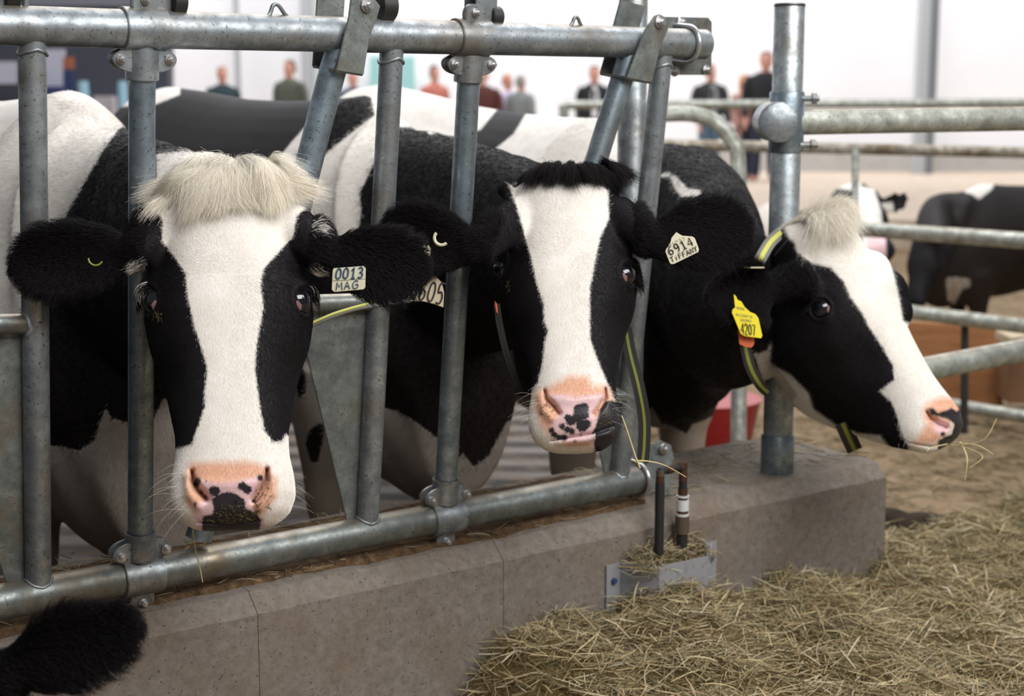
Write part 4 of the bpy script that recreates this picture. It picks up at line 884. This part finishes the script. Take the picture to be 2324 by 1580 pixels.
# ================================================================ visitors
SKIN = flat('skin', (.55, .27, .20), .6)
def person(px, top, D_, jacket, trousers, hair, label, turn=0.0, shirt=None, z0=.25, build=1.0, long_hair=False):
    c_ = P(px, 300, D_); x, y = c_[0], c_[1]; Ht = P(px, top, D_)[2] - z0; k = Ht / 1.75; cz, sz = math.cos(turn), math.sin(turn)
    def T(a, b_, z): return np.array([x + (a * cz - b_ * sz) * k * build, y + (a * sz + b_ * cz) * k, z0 + z * k])
    U = np.array([cz, sz, 0]); V = np.array([-sz, cz, 0])
    rt = empty('person', (x, y, z0), label, 'person')
    def E(a, b_, z, ru, rv): return ell(T(a, b_, z), U, V, ru * k * build, rv * k, 24)
    def shell(off, what):
        mb = MB()
        if what in ('body', 'jacket'):
            mb.loft([E(0, 0, z, ru + off, rv + off) for z, ru, rv in ((.86 if what == 'body' else .82, .15, .10), (.92, .165, .115), (1.05, .15, .105), (1.20, .17, .115), (1.34, .185, .11), (1.43, .16, .085), (1.48, .07, .06))])
            for s in (-1, 1):
                mb.tube([T(s * .17, 0, 1.41), T(s * .225, .01, 1.30), T(s * .25, .02, 1.12), T(s * .245, -.06, .98), T(s * .235, -.13, .87)], [(.055 + off) * k, (.055 + off) * k, (.045 + off) * k, (.038 + off) * k, (.030 + off * .8) * k], 16)
        if what in ('body', 'trousers'):
            for s in (-1, 1): mb.tube([T(s * .085, 0, .92), T(s * .09, -.005, .70), T(s * .095, 0, .48), T(s * .10, .01, .25), T(s * .105, .02, .06)], [(.09 + off) * k, (.08 + off) * k, (.06 + off) * k, (.055 + off) * k, (.042 + off * 1.4) * k], 16)
            mb.loft([E(0, 0, z, ru + off, rv + off) for z, ru, rv in ((.80, .15, .10), (.9, .165, .12), (.98, .155, .11))])
        if what == 'body':
            mb.tube([T(0, .0, 1.44), T(0, -.005, 1.56)], .055 * k, 16)
            mb.loft([E(0, -.01 + dy, z, a, c2) for z, a, c2, dy in ((1.505, .03, .035, -.03), (1.53, .055, .065, -.02), (1.58, .068, .088, 0), (1.64, .075, .095, 0), (1.70, .068, .085, .005), (1.745, .035, .045, .01))])
            mb.tube([T(0, -.09, 1.63), T(0, -.118, 1.60), T(0, -.10, 1.585)], [.010 * k, .014 * k, .010 * k], 8)
            for s in (-1, 1):
                mb.sphere(T(s * .076, .0, 1.62), .022 * k, 10, 8, (.5, 1, 1.4)); mb.loft([ell(T(s * .235, -.15 - .02 * i, .85 - .035 * i), U, V, .030 * k, .018 * k, 12) for i in range(4)])
                for f_ in range(4): mb.tube([T(s * .235 + (f_ - 1.5) * .014, -.20, .76), T(s * .235 + (f_ - 1.5) * .015, -.215, .70)], .008 * k, 8)
                mb.loft([ell(T(s * .105, .05 - .07 * i, .035), U, np.array([0, 0, 1.]), .042 * k, .035 * k, 12) for i in range(4)])
        return mb
    me = remesh(shell(0, 'body'), .016 * k); me.materials.clear(); body = link(me, 'body', SKIN, rt)
    me = remesh(shell(.014, 'jacket'), .02 * k); me.materials.clear(); link(me, 'jacket', jacket, body)
    me = remesh(shell(.012, 'trousers'), .02 * k); me.materials.clear(); link(me, 'trousers', trousers, body)
    mb = MB(); mb.loft([E(0, .012 + dy, z, a, c2) for z, a, c2, dy in ((1.56 if not long_hair else 1.40, .066, .06, .045), (1.60, .080, .08, .03), (1.66, .083, .098, .012), (1.715, .074, .09, .006), (1.755, .04, .05, .0))]); mb.build('hair', hair, body)
    if shirt is not None:
        mb = MB(); mb.loft([ell(T(0, -.128 - (.004 if z < 1.4 else -.03), z), U, np.array([0, 0, 1.]), w_ * k, .02 * k, 12) for z, w_ in ((1.0, .05), (1.0, .05))]) if False else mb.plate([T(-.035, -.130, .95), T(.035, -.130, .95), T(.06, -.128, 1.30), T(.03, -.092, 1.45), T(-.03, -.092, 1.45), T(-.06, -.128, 1.30)], V * .012); mb.build('shirt_front', shirt, body)
    return rt
def fl(c): return flat('cloth', c, .85)
blk, nvy, brn, den = fl((.015, .016, .02)), fl((.02, .025, .05)), flat('hair_brown', (.06, .03, .018), .7), fl((.09, .15, .23))
whs = fl((.75, .75, .80))
person(508, 152, 20.5, fl((.02, .045, .055)), nvy, flat('hair_red', (.30, .10, .06), .7), 'person in a dark teal jacket, leftmost visitor above the cow backs', .3)
person(660, 137, 20.2, fl((.09, .10, .08)), nvy, brn, 'person in an olive jacket standing left of the pale column', -.4)
person(803, 162, 20.8, fl((.03, .04, .08)), nvy, brn, 'person in a navy jacket partly behind the first swing arm', .2)
person(987, 149, 20.5, fl((.50, .17, .13)), nvy, brn, 'person in a coral red top between two barrier uprights', .5, build=.85)
person(1095, 156, 20.6, fl((.09, .025, .02)), nvy, flat('hair_blond', (.35, .22, .12), .7), 'person in a dark maroon jacket just right of the clamped upright', -.2, build=1.15)
person(1152, 170, 20.9, fl((.45, .40, .52)), nvy, flat('hair_orange', (.45, .18, .08), .7), 'person in a lilac top beside the one in the grey coat', .9, build=.8)
person(1182, 172, 20.6, fl((.20, .22, .22)), nvy, flat('hair_grey', (.22, .22, .20), .7), 'person in a grey coat right of the maroon jacket, back turned', 2.6)
person(1348, 150, 20.3, blk, blk, brn, 'person in a black suit jacket over a white shirt', .0, whs)
person(1610, 146, 19.8, fl((.03, .032, .035)), den, brn, 'person in a dark jacket and blue jeans right of the end plate', .3, fl((.35, .38, .40)), build=1.05)
person(1688, 170, 20.0, fl((.50, .28, .24)), nvy, flat('hair_strawberry', (.62, .30, .16), .7), 'person with strawberry blond hair and a pink top', .5, long_hair=True)
person(1735, 118, 19.6, blk, nvy, brn, 'tall person in a black jacket half behind the freestanding post', -.2, build=1.1)
# ================================================================ distant calves, near cow's ear
common = dict(vox=.014, nf=0, ne=0, nn=0, folds=0)
calf1 = dict(head=Head(P(1915, 412, 6.95), P(1992, 574, 6.55), roll=.10), withers=P(1840, 478, 7.9), fwd=nrm([.08, -1, 0]), H=.60, label='young cow with a white forehead and pink nose looking over the pen rail', group=None,
  ears=[dict(base=(1992, 478, 6.9), tip=(2062, 446, 6.9), up=(.1, -1), r=.052, sx=1, cup=.6)], eyes=[(1906, 452, -1)],
  white_head=[[(1840, 380), (1955, 380), (1955, 425), (1935, 432), (1900, 428), (1870, 450), (1840, 450)], [(1942, 420), (1985, 430), (2000, 480), (2010, 600), (1960, 600), (1955, 520), (1945, 470)]], white_body=[[(1700, 440), (1790, 440), (1790, 700), (1700, 700)]], white_ear=[[(2000, 462), (2025, 458), (2030, 490), (2000, 495)]],
  pink=[[(1968, 538), (2010, 538), (2012, 585), (1968, 585)]], **common)
calf2 = dict(head=Head(P(2092, 520, 7.2), P(2062, 700, 7.1), roll=-.7), withers=P(2205, 414, 7.6), fwd=nrm([-1, -.25, 0]), H=.62, label='black calf with a white patch on its shoulders standing beyond the pen rail', group=None,
  ears=[dict(base=(2115, 520, 7.15), tip=(2165, 540, 7.1), up=(0, -1), r=.05, sx=1, cup=.4)], eyes=[],
  white_head=[[(10, 10), (11, 10), (11, 11)]], white_body=[[(2188, 405), (2262, 405), (2250, 430), (2222, 452), (2205, 440), (2190, 436)], [(2148, 632), (2175, 630), (2182, 655), (2165, 690), (2152, 680)], [(2182, 632), (2200, 634), (2200, 650), (2186, 655)]], **common)
for c_ in (calf1, calf2): build_cow(c_)
near = dict(head=Head(P(-170, 1520, 2.02), P(-240, 2280, 1.95), roll=.0), withers=P(-900, 250, 2.75), fwd=CW, H=.97, label='black cow feeding low at the bottom left corner, only its ear in view',
  ears=[dict(base=(0, 1530, 2.0), tip=(322, 1408, 1.96), up=(-.35, -1), r=.052, sx=1, cup=.3)], eyes=[], white_head=[[(10, 10), (11, 10), (11, 11)]], white_body=[[(10, 10), (11, 10), (11, 11)]], nf=9000, ne=12000, nn=0, vox=.008)
build_cow(near)

# ================================================================ tags, collars
STROKES = {'0': [[(.5, 0), (.15, .2), (.1, .5), (.2, .85), (.5, 1), (.8, .85), (.9, .5), (.8, .15), (.5, 0)]], '1': [[(.25, .75), (.55, 1), (.55, 0)], [(.25, 0), (.85, 0)]],
 '2': [[(.12, .75), (.3, .98), (.65, .98), (.85, .75), (.7, .45), (.12, 0), (.9, 0)]], '3': [[(.15, .9), (.5, 1), (.8, .8), (.7, .58), (.4, .52), (.75, .45), (.88, .22), (.6, 0), (.12, .08)]],
 '4': [[(.75, 0), (.75, 1), (.1, .3), (.95, .3)]], '5': [[(.85, 1), (.25, 1), (.2, .55), (.6, .6), (.88, .35), (.7, .03), (.15, .05)]], '6': [[(.75, .98), (.3, .7), (.12, .3), (.4, 0), (.8, .15), (.82, .42), (.5, .55), (.16, .38)]],
 '7': [[(.1, 1), (.9, 1), (.4, 0)]], '9': [[(.85, .75), (.55, 1), (.2, .8), (.25, .5), (.6, .45), (.85, .7), (.8, .3), (.5, 0)]],
 'M': [[(.05, 0), (.15, 1), (.5, .35), (.85, 1), (.95, 0)]], 'A': [[(.05, 0), (.45, 1), (.9, 0)], [(.2, .38), (.78, .38)]], 'G': [[(.9, .85), (.5, 1), (.12, .6), (.2, .1), (.6, 0), (.9, .2), (.85, .5), (.5, .48)]],
 'T': [[(.5, 0), (.5, 1)], [(.05, .97), (.95, 1)]], 'I': [[(.5, 0), (.5, .7)], [(.48, .93), (.52, .95)]], 'F': [[(.2, 0), (.2, 1), (.85, 1)], [(.2, .55), (.7, .58)]], 'N': [[(.1, 0), (.12, 1), (.85, .05), (.9, 1)]], 'Y': [[(.1, 1), (.45, .5), (.85, 1)], [(.45, .5), (.35, 0)]], 'H': [[(.1, 0), (.1, 1)], [(.9, 0), (.9, 1)], [(.1, .5), (.9, .5)]]}
def write(txt, o, ux, uy, w_, h_, r_, m_, par, nrmv, gap=.25):
    """o = lower left corner, ux/uy unit axes, w_ total width"""
    n = len(txt); cw = w_ / (n + gap * (n - 1)); b = MB()
    for i, ch in enumerate(txt):
        for st_ in STROKES.get(ch, []):
            pts = [o + ux * ((i * (1 + gap) + a) * cw) + uy * (c * h_) + nrmv * .0012 for a, c in st_]
            b.tube(spline(pts, len(pts) * 3) if len(pts) > 3 and ch not in 'M4N7' else pts, r_, 6)
    return b.build('writing', m_, par)
def tagplate(name, par, outline_px, d, m_, th=.0018, nv=None, bev=.0012):
    pts = [P(x, y, d) for x, y in outline_px]; n_ = nrm(np.cross(pts[1] - pts[0], pts[2] - pts[1])); n_ = -n_ if n_ @ (CAM - pts[0]) < 0 else n_
    b = MB(); b.plate(pts, n_ * th); return b.build(name, m_, par, bevel=.0004), n_
M['tagcream'] = flat('cream_tag', (.66, .62, .46), .45); M['tagyellow'] = flat('yellow_tag', (.85, .72, .02), .45); M['tagold'] = flat('worn_tag', (.55, .46, .32), .5); M['orange'] = flat('orange_tag', (.62, .12, .03), .5)
M['ink'] = flat('black_ink', (.02, .025, .035), .6); M['inkblue'] = flat('blue_ink', (.04, .08, .16), .6); M['inkfade'] = flat('faded_ink', (.35, .36, .20), .7); M['inkfade2'] = flat('faded_ink_grey', (.40, .40, .34), .7)
def axes(p, q, r_, d):
    o = P(*p, d); ux = P(*q, d) - o; uy = P(*r_, d) - o; return o, nrm(ux), nrm(uy), np.linalg.norm(ux), np.linalg.norm(uy)
dT = 2.395
t1, n_ = tagplate('ear_tag', b1, [(755, 616), (757, 609), (825, 604), (830, 609), (829, 652), (825, 657), (759, 663), (753, 658)], dT, M['tagcream'])
o, ux, uy, wx, wy = axes((761, 634), (824, 630), (764, 610), dT); write('0013', o + n_ * .001, ux, uy, wx, wy, .00125, M['inkblue'], t1, n_)
o, ux, uy, wx, wy = axes((763, 659), (814, 654), (764, 641), dT); write('MAG', o + n_ * .001, ux, uy, wx, wy, .0008, M['inkblue'], t1, n_)
b = MB(); b.tube([P(755, 638, dT) + n_ * .0012, P(829, 633, dT) + n_ * .0012], .0003, 6); b.build('printed_line', M['ink'], t1)
def ring_piece(par, c_px, d, r, a0, a1, m_, th=.004, nm='tag_button'):
    b = MB(); c = P(*c_px, d); b.tube([c + AX * math.cos(t) * r + AU * math.sin(t) * r for t in np.linspace(a0, a1, 20)], th, 8); return b.build(nm, m_, par)
ring_piece(b1, (217, 586), 2.385, .011, math.pi * 1.0, math.pi * 1.85, flat('olive_button', (.25, .26, .06), .5), .0014)
ring_piece(b2, (1002, 540), 2.745, .0125, math.pi * .75, math.pi * 1.75, M['tagcream'], .0028)
dT = 2.765
t2, n_ = tagplate('ear_tag', b2, [(1535, 527), (1541, 531), (1548, 535), (1572, 537), (1577, 541), (1586, 565), (1585, 572), (1530, 599), (1524, 600), (1520, 597), (1510, 571), (1512, 565), (1520, 556), (1524, 540)], dT, M['tagcream'])
o, ux, uy, wx, wy = axes((1520, 580), (1575, 556), (1513, 566), dT); write('6914', o + n_ * .001, ux, uy, wx, wy * 1.25, .0010, M['ink'], t2, n_)
o, ux, uy, wx, wy = axes((1524, 596), (1587, 568), (1519, 584), dT); write('TIFFANY', o + n_ * .001, ux, uy, wx * .97, wy * .92, .0007, M['ink'], t2, n_, .15)
o, ux, uy, wx, wy = axes((1519, 563), (1556, 545), (1516, 555), dT); write('01237', o + n_ * .0008, ux, uy, wx, wy, .0004, M['inkfade2'], t2, n_)
dT = 2.80
t3, n_ = tagplate('ear_tag', b2, [(964, 600), (975, 612), (990, 628), (1003, 642), (1008, 665), (1006, 698), (985, 690), (960, 684), (926, 683), (930, 650), (948, 620)], dT, M['tagold'])
o, ux, uy, wx, wy = axes((928, 676), (1002, 691), (935, 648), dT); write('3605', o + n_ * .001, ux, uy, wx, wy * 1.6, .0016, M['ink'], t3, n_, .2)
t4, n_ = tagplate('tag_button', b2, [(958, 562), (963, 554), (967, 562), (972, 556), (977, 564), (977, 574), (974, 583), (962, 571)], 2.74, M['tagcream'], .004)
dT = 3.12
t5, n_ = tagplate('ear_tag', b3, [(1665, 668), (1670, 672), (1674, 681), (1682, 684), (1690, 697), (1702, 708), (1714, 713), (1721, 722), (1730, 762), (1727, 768), (1690, 763), (1681, 758), (1661, 710), (1662, 703), (1668, 698)], dT, M['tagyellow'])
o, ux, uy, wx, wy = axes((1682, 757), (1714, 762), (1680, 733), dT); write('4207', o + n_ * .001, ux, uy, wx * 1.05, wy, .0009, M['ink'], t5, n_, .18)
for (p_, q_, r_, tx) in (((1671, 716), (1708, 722), (1670, 711), '0120070'), ((1680, 728), (1706, 731), (1679, 723), '102001'), ((1672, 700), (1690, 704), (1671, 695), '1111111')):
    o, ux, uy, wx, wy = axes(p_, q_, r_, dT); write(tx, o + n_ * .0008, ux, uy, wx, wy, .0004, M['inkfade'], t5, n_)
t6, n_ = tagplate('under_tag', b3, [(1674, 750), (1710, 756), (1712, 780), (1706, 789), (1692, 788), (1678, 781)], 3.135, M['orange'], .003)
b = MB(); b.box(P(1706, 608, 3.17), AX, AU, AF, .024, .0013, .012); b.build('tag_button', M['tagcream'], b3, bevel=.0005)
# collars: webbing strap with a bright stripe
def strap_collar(par, pts, wid, stripe, m_strap, m_str, face=None, nm='collar', th=.0016):
    pts = [P(*p) for p in pts]; pts = spline(pts, 36); b = MB(); bs_ = MB(); rings = []; r2 = []
    for i, p in enumerate(pts):
        t = nrm(pts[min(i + 1, 35)] - pts[max(i - 1, 0)]); v = nrm(CAM - p); fv = face if face is not None else v; wv = nrm(np.cross(t, fv)); nn_ = nrm(np.cross(wv, t)); nn_ = nn_ if nn_ @ v > 0 else -nn_
        rings.append(np.array([p - wv * wid - nn_ * th, p + wv * wid - nn_ * th, p + wv * wid + nn_ * th, p - wv * wid + nn_ * th])); p2 = p + nn_ * (th + .0006)
        r2.append(np.array([p2 - wv * stripe - nn_ * .0008, p2 + wv * stripe - nn_ * .0008, p2 + wv * stripe + nn_ * .0003, p2 - wv * stripe + nn_ * .0003]))
    b.loft(rings); o = b.build(nm, m_strap, par); bs_.loft(r2); bs_.build('stripe', m_str, o); return o
M['webbing'] = flat('dark_webbing', (.014, .013, .012), .8); M['stripe'] = flat('yellow_stripe', (.17, .18, .02), .6); M['webgrey'] = flat('grey_webbing', (.16, .155, .14), .8)
strap_collar(b2, [(1420, 745, 2.93), (1430, 800, 2.92), (1450, 880, 2.90), (1462, 950, 2.90), (1462, 1010, 2.90), (1458, 1050, 2.90)], .0115, .0026, M['webbing'], M['stripe'])
strap_collar(b2, [(1127, 690, 2.86), (1135, 740, 2.86), (1152, 810, 2.86), (1182, 890, 2.88)], .006, .0008, M['webbing'], M['webbing'])
b = MB(); b.plate([P(1123, 684, 2.85), P(1128, 690, 2.85), P(1130, 712, 2.85), P(1126, 706, 2.85)], [0, .003, 0]); b.build('orange_tab', M['orange'], b2)
strap_collar(b3, [(1772, 528, 3.40), (1750, 548, 3.36), (1730, 580, 3.32), (1714, 615, 3.29)], .0125, .0048, M['webgrey'], flat('faded_stripe', (.50, .50, .10), .6))
strap_collar(b3, [(1686, 745, 3.27), (1692, 790, 3.25), (1704, 835, 3.24), (1724, 872, 3.25), (1742, 890, 3.30)], .011, .0035, M['webbing'], M['stripe'])
strap_collar(b3, [(1912, 960, 3.38), (1926, 992, 3.40), (1940, 1022, 3.42)], .017, .0045, M['webbing'], M['stripe'])
b = MB(); b.tube(spline([P(700, 742, 2.66), P(760, 716, 2.68), P(820, 698, 2.72), (P(930, 682, 2.80))], 24), .0042, 12); o_ = b.build('collar_rope', M['webgrey'], b1)
b = MB(); b.tube(spline([P(698, 738, 2.655), P(758, 712, 2.675), P(818, 694, 2.715), P(842, 689, 2.74)], 24), .0025, 10); b.build('stripe', flat('bright_stripe', (.50, .51, .12), .6), o_)

# ================================================================ hay
def hayh(s, n):
    ss = lambda a, b_, x: np.clip((x - a) / (b_ - a), 0, 1) ** 2 * (3 - 2 * np.clip((x - a) / (b_ - a), 0, 1))
    h_ = .225 * ss(.52, .74, s - n * .28) * (1 - .30 * ss(1.1, 1.95, s)) * (1 - .35 * ss(.15, .9, n))
    h_ = h_ + .030 * np.exp(-((s - 1.07) / .16) ** 2 - ((n - .08) / .22) ** 2)
    h_ = h_ * np.where(n < 0, ss(-.42, -.12, n + .04 * np.sin(s * 7)), 1.0)
    h_ = h_ + .018 * np.sin(s * 17 + n * 9) * (h_ > .03) + .014 * np.sin(s * 31 - n * 27) * (h_ > .03)
    return np.maximum(h_, -.01)
mh, nt, bs = mat('hay_base', .9, 0, .1); c = ramp(nt, noise(nt, 110, 5, .75, dist=1.5), [(.3, (.10, .07, .03)), (.5, (.26, .19, .08)), (.75, (.46, .37, .19))]); nt.links.new(c, bs.inputs['Base Color']); bump(nt, bs, noise(nt, 150, 4, .7), 1, .01)
hay = MB(); NS, NN = 150, 110; sv = np.linspace(.45, 4.2, NS); nv = np.linspace(-1.1, 1.6, NN)
Sg, Ng = np.meshgrid(sv, nv, indexing='ij'); Hh = hayh(Sg, Ng)
inside = (Ng < .0) & (Sg < SE + .005)
verts = C0[None, None] + D * Sg[..., None] + CW * Ng[..., None]; verts[..., 2] = Hh
ff = [(i * NN + j, (i + 1) * NN + j, (i + 1) * NN + j + 1, i * NN + j + 1) for i in range(NS - 1) for j in range(NN - 1) if not (inside[i, j] or inside[i + 1, j + 1]) and max(Hh[i, j], Hh[i + 1, j + 1]) > .022]
me = bpy.data.meshes.new('hay'); me.from_pydata(verts.reshape(-1, 3).tolist(), [], ff); me.update()
def ribbons(n, fs, L, wd, tilt, seed):
    rg = np.random.default_rng(seed); c_ = fs(n, rg); az = rg.uniform(0, 2 * math.pi, n); el_ = rg.normal(0, tilt, n); L_ = rg.uniform(*L, n)
    d_ = np.stack([np.cos(az) * np.cos(el_), np.sin(az) * np.cos(el_), np.sin(el_)], -1); sd = np.cross(d_, rg.normal(0, 1, (n, 3))); sd /= np.linalg.norm(sd, axis=1)[:, None]; w_ = rg.uniform(*wd, n)[:, None] / 2
    bend = rg.normal(0, .10, (n, 1)) * L_[:, None] * np.cross(d_, sd)
    up2 = np.cross(d_, sd); out_ = []
    for t, bz in ((-.5, 0), (-.17, 1), (.17, 1), (.5, 0)):
        c3 = c_ + d_ * (L_[:, None] * t) + bend * bz; ww = w_ * (1 if abs(t) < .4 else .55)
        out_ += [c3 - sd * ww, c3 + up2 * ww * .5, c3 + sd * ww]
    v = np.stack(out_, 1); f = []
    base = np.arange(n)[:, None] * 12
    fq = np.array([(k * 3 + j, k * 3 + j + 1, k * 3 + j + 4, k * 3 + j + 3) for k in range(3) for j in range(2)])
    F = (base[:, None] + fq[None]).reshape(-1, 4); return v.reshape(-1, 3), F
def ribbon_mesh(name, v, F, colr, m_, nper=12):
    me = bpy.data.meshes.new(name); me.vertices.add(len(v)); me.vertices.foreach_set('co', v.reshape(-1).astype(np.float32)); nl = len(F) * 4
    me.loops.add(nl); me.loops.foreach_set('vertex_index', F.reshape(-1).astype(np.int32)); me.polygons.add(len(F)); me.polygons.foreach_set('loop_start', np.arange(0, nl, 4, dtype=np.int32)); me.polygons.foreach_set('loop_total', np.full(len(F), 4, np.int32)); me.update(calc_edges=True)
    a = me.attributes.new('col', 'FLOAT_COLOR', 'POINT'); cc = np.repeat(colr, nper, 0); a.data.foreach_set('color', np.concatenate([cc, np.ones((len(cc), 1))], 1).reshape(-1).astype(np.float32)); me.materials.append(m_); return me
ms_, nt, bs = mat('hay_stalk', .7, 0, .25); at_ = nd(nt, 'ShaderNodeAttribute'); at_.attribute_name = 'col'; nt.links.new(at_.outputs['Color'], bs.inputs['Base Color'])
def haycols(n, rg):
    pal = np.array([(.50, .40, .22), (.41, .32, .17), (.58, .49, .31), (.29, .23, .12), (.32, .29, .15), (.44, .31, .18), (.66, .58, .42)]); return np.clip(pal[rg.choice(len(pal), n, p=[.24, .2, .18, .13, .13, .07, .05])] * rg.uniform(.5, 1.05, (n, 1)), 0, 1)
def f_heap(n, rg):
    o_ = []
    while len(o_) < n:
        s = rg.uniform(.55, 3.2, n); q = rg.uniform(-.85, .95, n); h_ = hayh(s, q); ok = (h_ > .012) & ~((q < .012) & (s < SE + .01))
        p = C0 + D * s[:, None] + CW * q[:, None]; p[:, 2] = h_ + np.abs(rg.normal(0, .012, n)); o_ += list(p[ok])
    return np.array(o_[:n])
rg = np.random.default_rng(3)
v_, F_ = ribbons(52000, f_heap, (.035, .12), (.0012, .0032), .28, 5)
heap = empty('hay_heap', cpt(1.5, .3, 0), 'loose heap of dry hay piled on the floor in front of the curb', 'hay', kind='stuff')
link(me, 'hay_core', mh, heap); o_ = bpy.data.objects.new('hay_stalks', ribbon_mesh('hay_stalks', v_, F_, haycols(52000, rg), ms_)); COL.objects.link(o_); setpar(o_, heap); heap['kind'] = 'stuff'; o_['kind'] = 'stuff'
# scattered litter on floor, curb top, funnel by the pipes
def f_floor(n, rg):
    p = np.zeros((n, 3)); p[:, 0] = rg.uniform(.5, 4.5, n); p[:, 1] = rg.uniform(4.0, 6.3, n); p[:, 2] = .008; return p
v_, F_ = ribbons(6000, f_floor, (.03, .12), (.002, .005), .10, 8); o_ = bpy.data.objects.new('straw_litter', ribbon_mesh('straw_litter', v_, F_, haycols(6000, rg) * .55, ms_)); COL.objects.link(o_); tag(o_, 'trampled straw litter scattered over the brown floor beyond the curb', 'straw', kind='stuff')
def f_curb(n, rg):
    s = rg.uniform(-1.2, 1.9, n); q = -rg.uniform(.03, .36, n); p = C0 + D * s[:, None] + CW * q[:, None]; p[:, 2] = .438 + np.abs(rg.normal(0, .004, n)); return p
v_, F_ = ribbons(1500, f_curb, (.015, .07), (.001, .0025), .10, 9); o_ = bpy.data.objects.new('hay_crumbs', ribbon_mesh('hay_crumbs', v_, F_, haycols(1500, rg) * .7, ms_)); COL.objects.link(o_); tag(o_, 'thin hay stalks scattered along the top of the curb', 'hay', kind='stuff')
def f_fun(n, rg):
    s = rg.uniform(1.06, 1.27, n); u = rg.uniform(0, 1, n); p = C0 + D * s[:, None] + CW * (.004 + .06 * u)[:, None]; p[:, 2] = .315 + (1 - u) * .05 * rg.uniform(0, 1, n) + .012; return p
v_, F_ = ribbons(380, f_fun, (.03, .09), (.001, .0028), .35, 10); o_ = bpy.data.objects.new('hay_tuft', ribbon_mesh('hay_tuft', v_, F_, haycols(380, rg) * .85, ms_)); COL.objects.link(o_); tag(o_, 'tuft of hay caught on top of the grey pipe cover', 'hay', kind='stuff')
mm_, nt, bs = mat('manure', .9, 0, .2); c = ramp(nt, noise(nt, 22, 5, .7), [(.3, (.010, .006, .004)), (.7, (.045, .028, .016))]); nt.links.new(c, bs.inputs['Base Color'])  # near-black brown that paints the shade of the hollow
b = MB(); q = ground(2105, 1222, .0)
for dx, dy, r_ in ((-.12, .04, .085), (-.02, 0, .08), (.09, -.03, .085), (.19, -.05, .07), (-.2, .1, .06), (.27, -.04, .05)): b.sphere(q + np.array([dx, dy, .015]), r_, 18, 12, (1.3, 1, .8))
tag(link(remesh(b, .012), 'manure', mm_), 'dark lumpy manure on the floor just right of the curb corner', 'manure', kind='stuff')  # dark mound modelled in place of the shaded hollow behind the hay
# single stalks
def stalk(pts, r_, label, c=(.62, .52, .26)):
    b = MB(); b.tube(spline([P(*p) for p in pts], 14), np.linspace(r_, r_ * .5, 14), 8); o = b.build('hay_stalk', flat('stalk', c, .7)); tag(o, label, 'hay stalk'); return o
stalk([(1452, 1062, 2.72), (1440, 1030, 2.71), (1424, 980, 2.70), (1411, 943, 2.70)], .0019, 'long hay stalk hanging from the side of the middle cow\'s mouth')
stalk([(1436, 1046, 2.72), (1470, 1047, 2.74), (1510, 1057, 2.76), (1557, 1083, 2.78)], .0013, 'thin hay stalk lying across the hanging one beside the middle cow\'s mouth')
stalk([(437, 1202, 2.42), (444, 1250, 2.42), (455, 1296, 2.42), (460, 1322, 2.42)], .0013, 'thin hay stalk dangling below the left cow\'s nose')
for k_, (a, m1, c_) in enumerate([((2175, 1006), (2220, 1012), (2255, 1032)), ((2180, 1004), (2195, 1040), (2190, 1090)), ((2160, 1012), (2230, 1000), (2262, 950)), ((2175, 1010), (2230, 1035), (2200, 1062)), ((2150, 1008), (2110, 1018), (2103, 1034))]):
    stalk([(*a, 3.20), (*m1, 3.12), (*c_, 3.12)], .0011 + .0004 * (k_ < 2), ['hay stalk in the sideways cow\'s mouth bending down to the right', 'hay stalk in the sideways cow\'s mouth hanging straight down', 'hay stalk in the sideways cow\'s mouth curving up past its nose', 'hay stalk in the sideways cow\'s mouth looping back underneath', 'short hay stub under the sideways cow\'s lower lip'][k_])
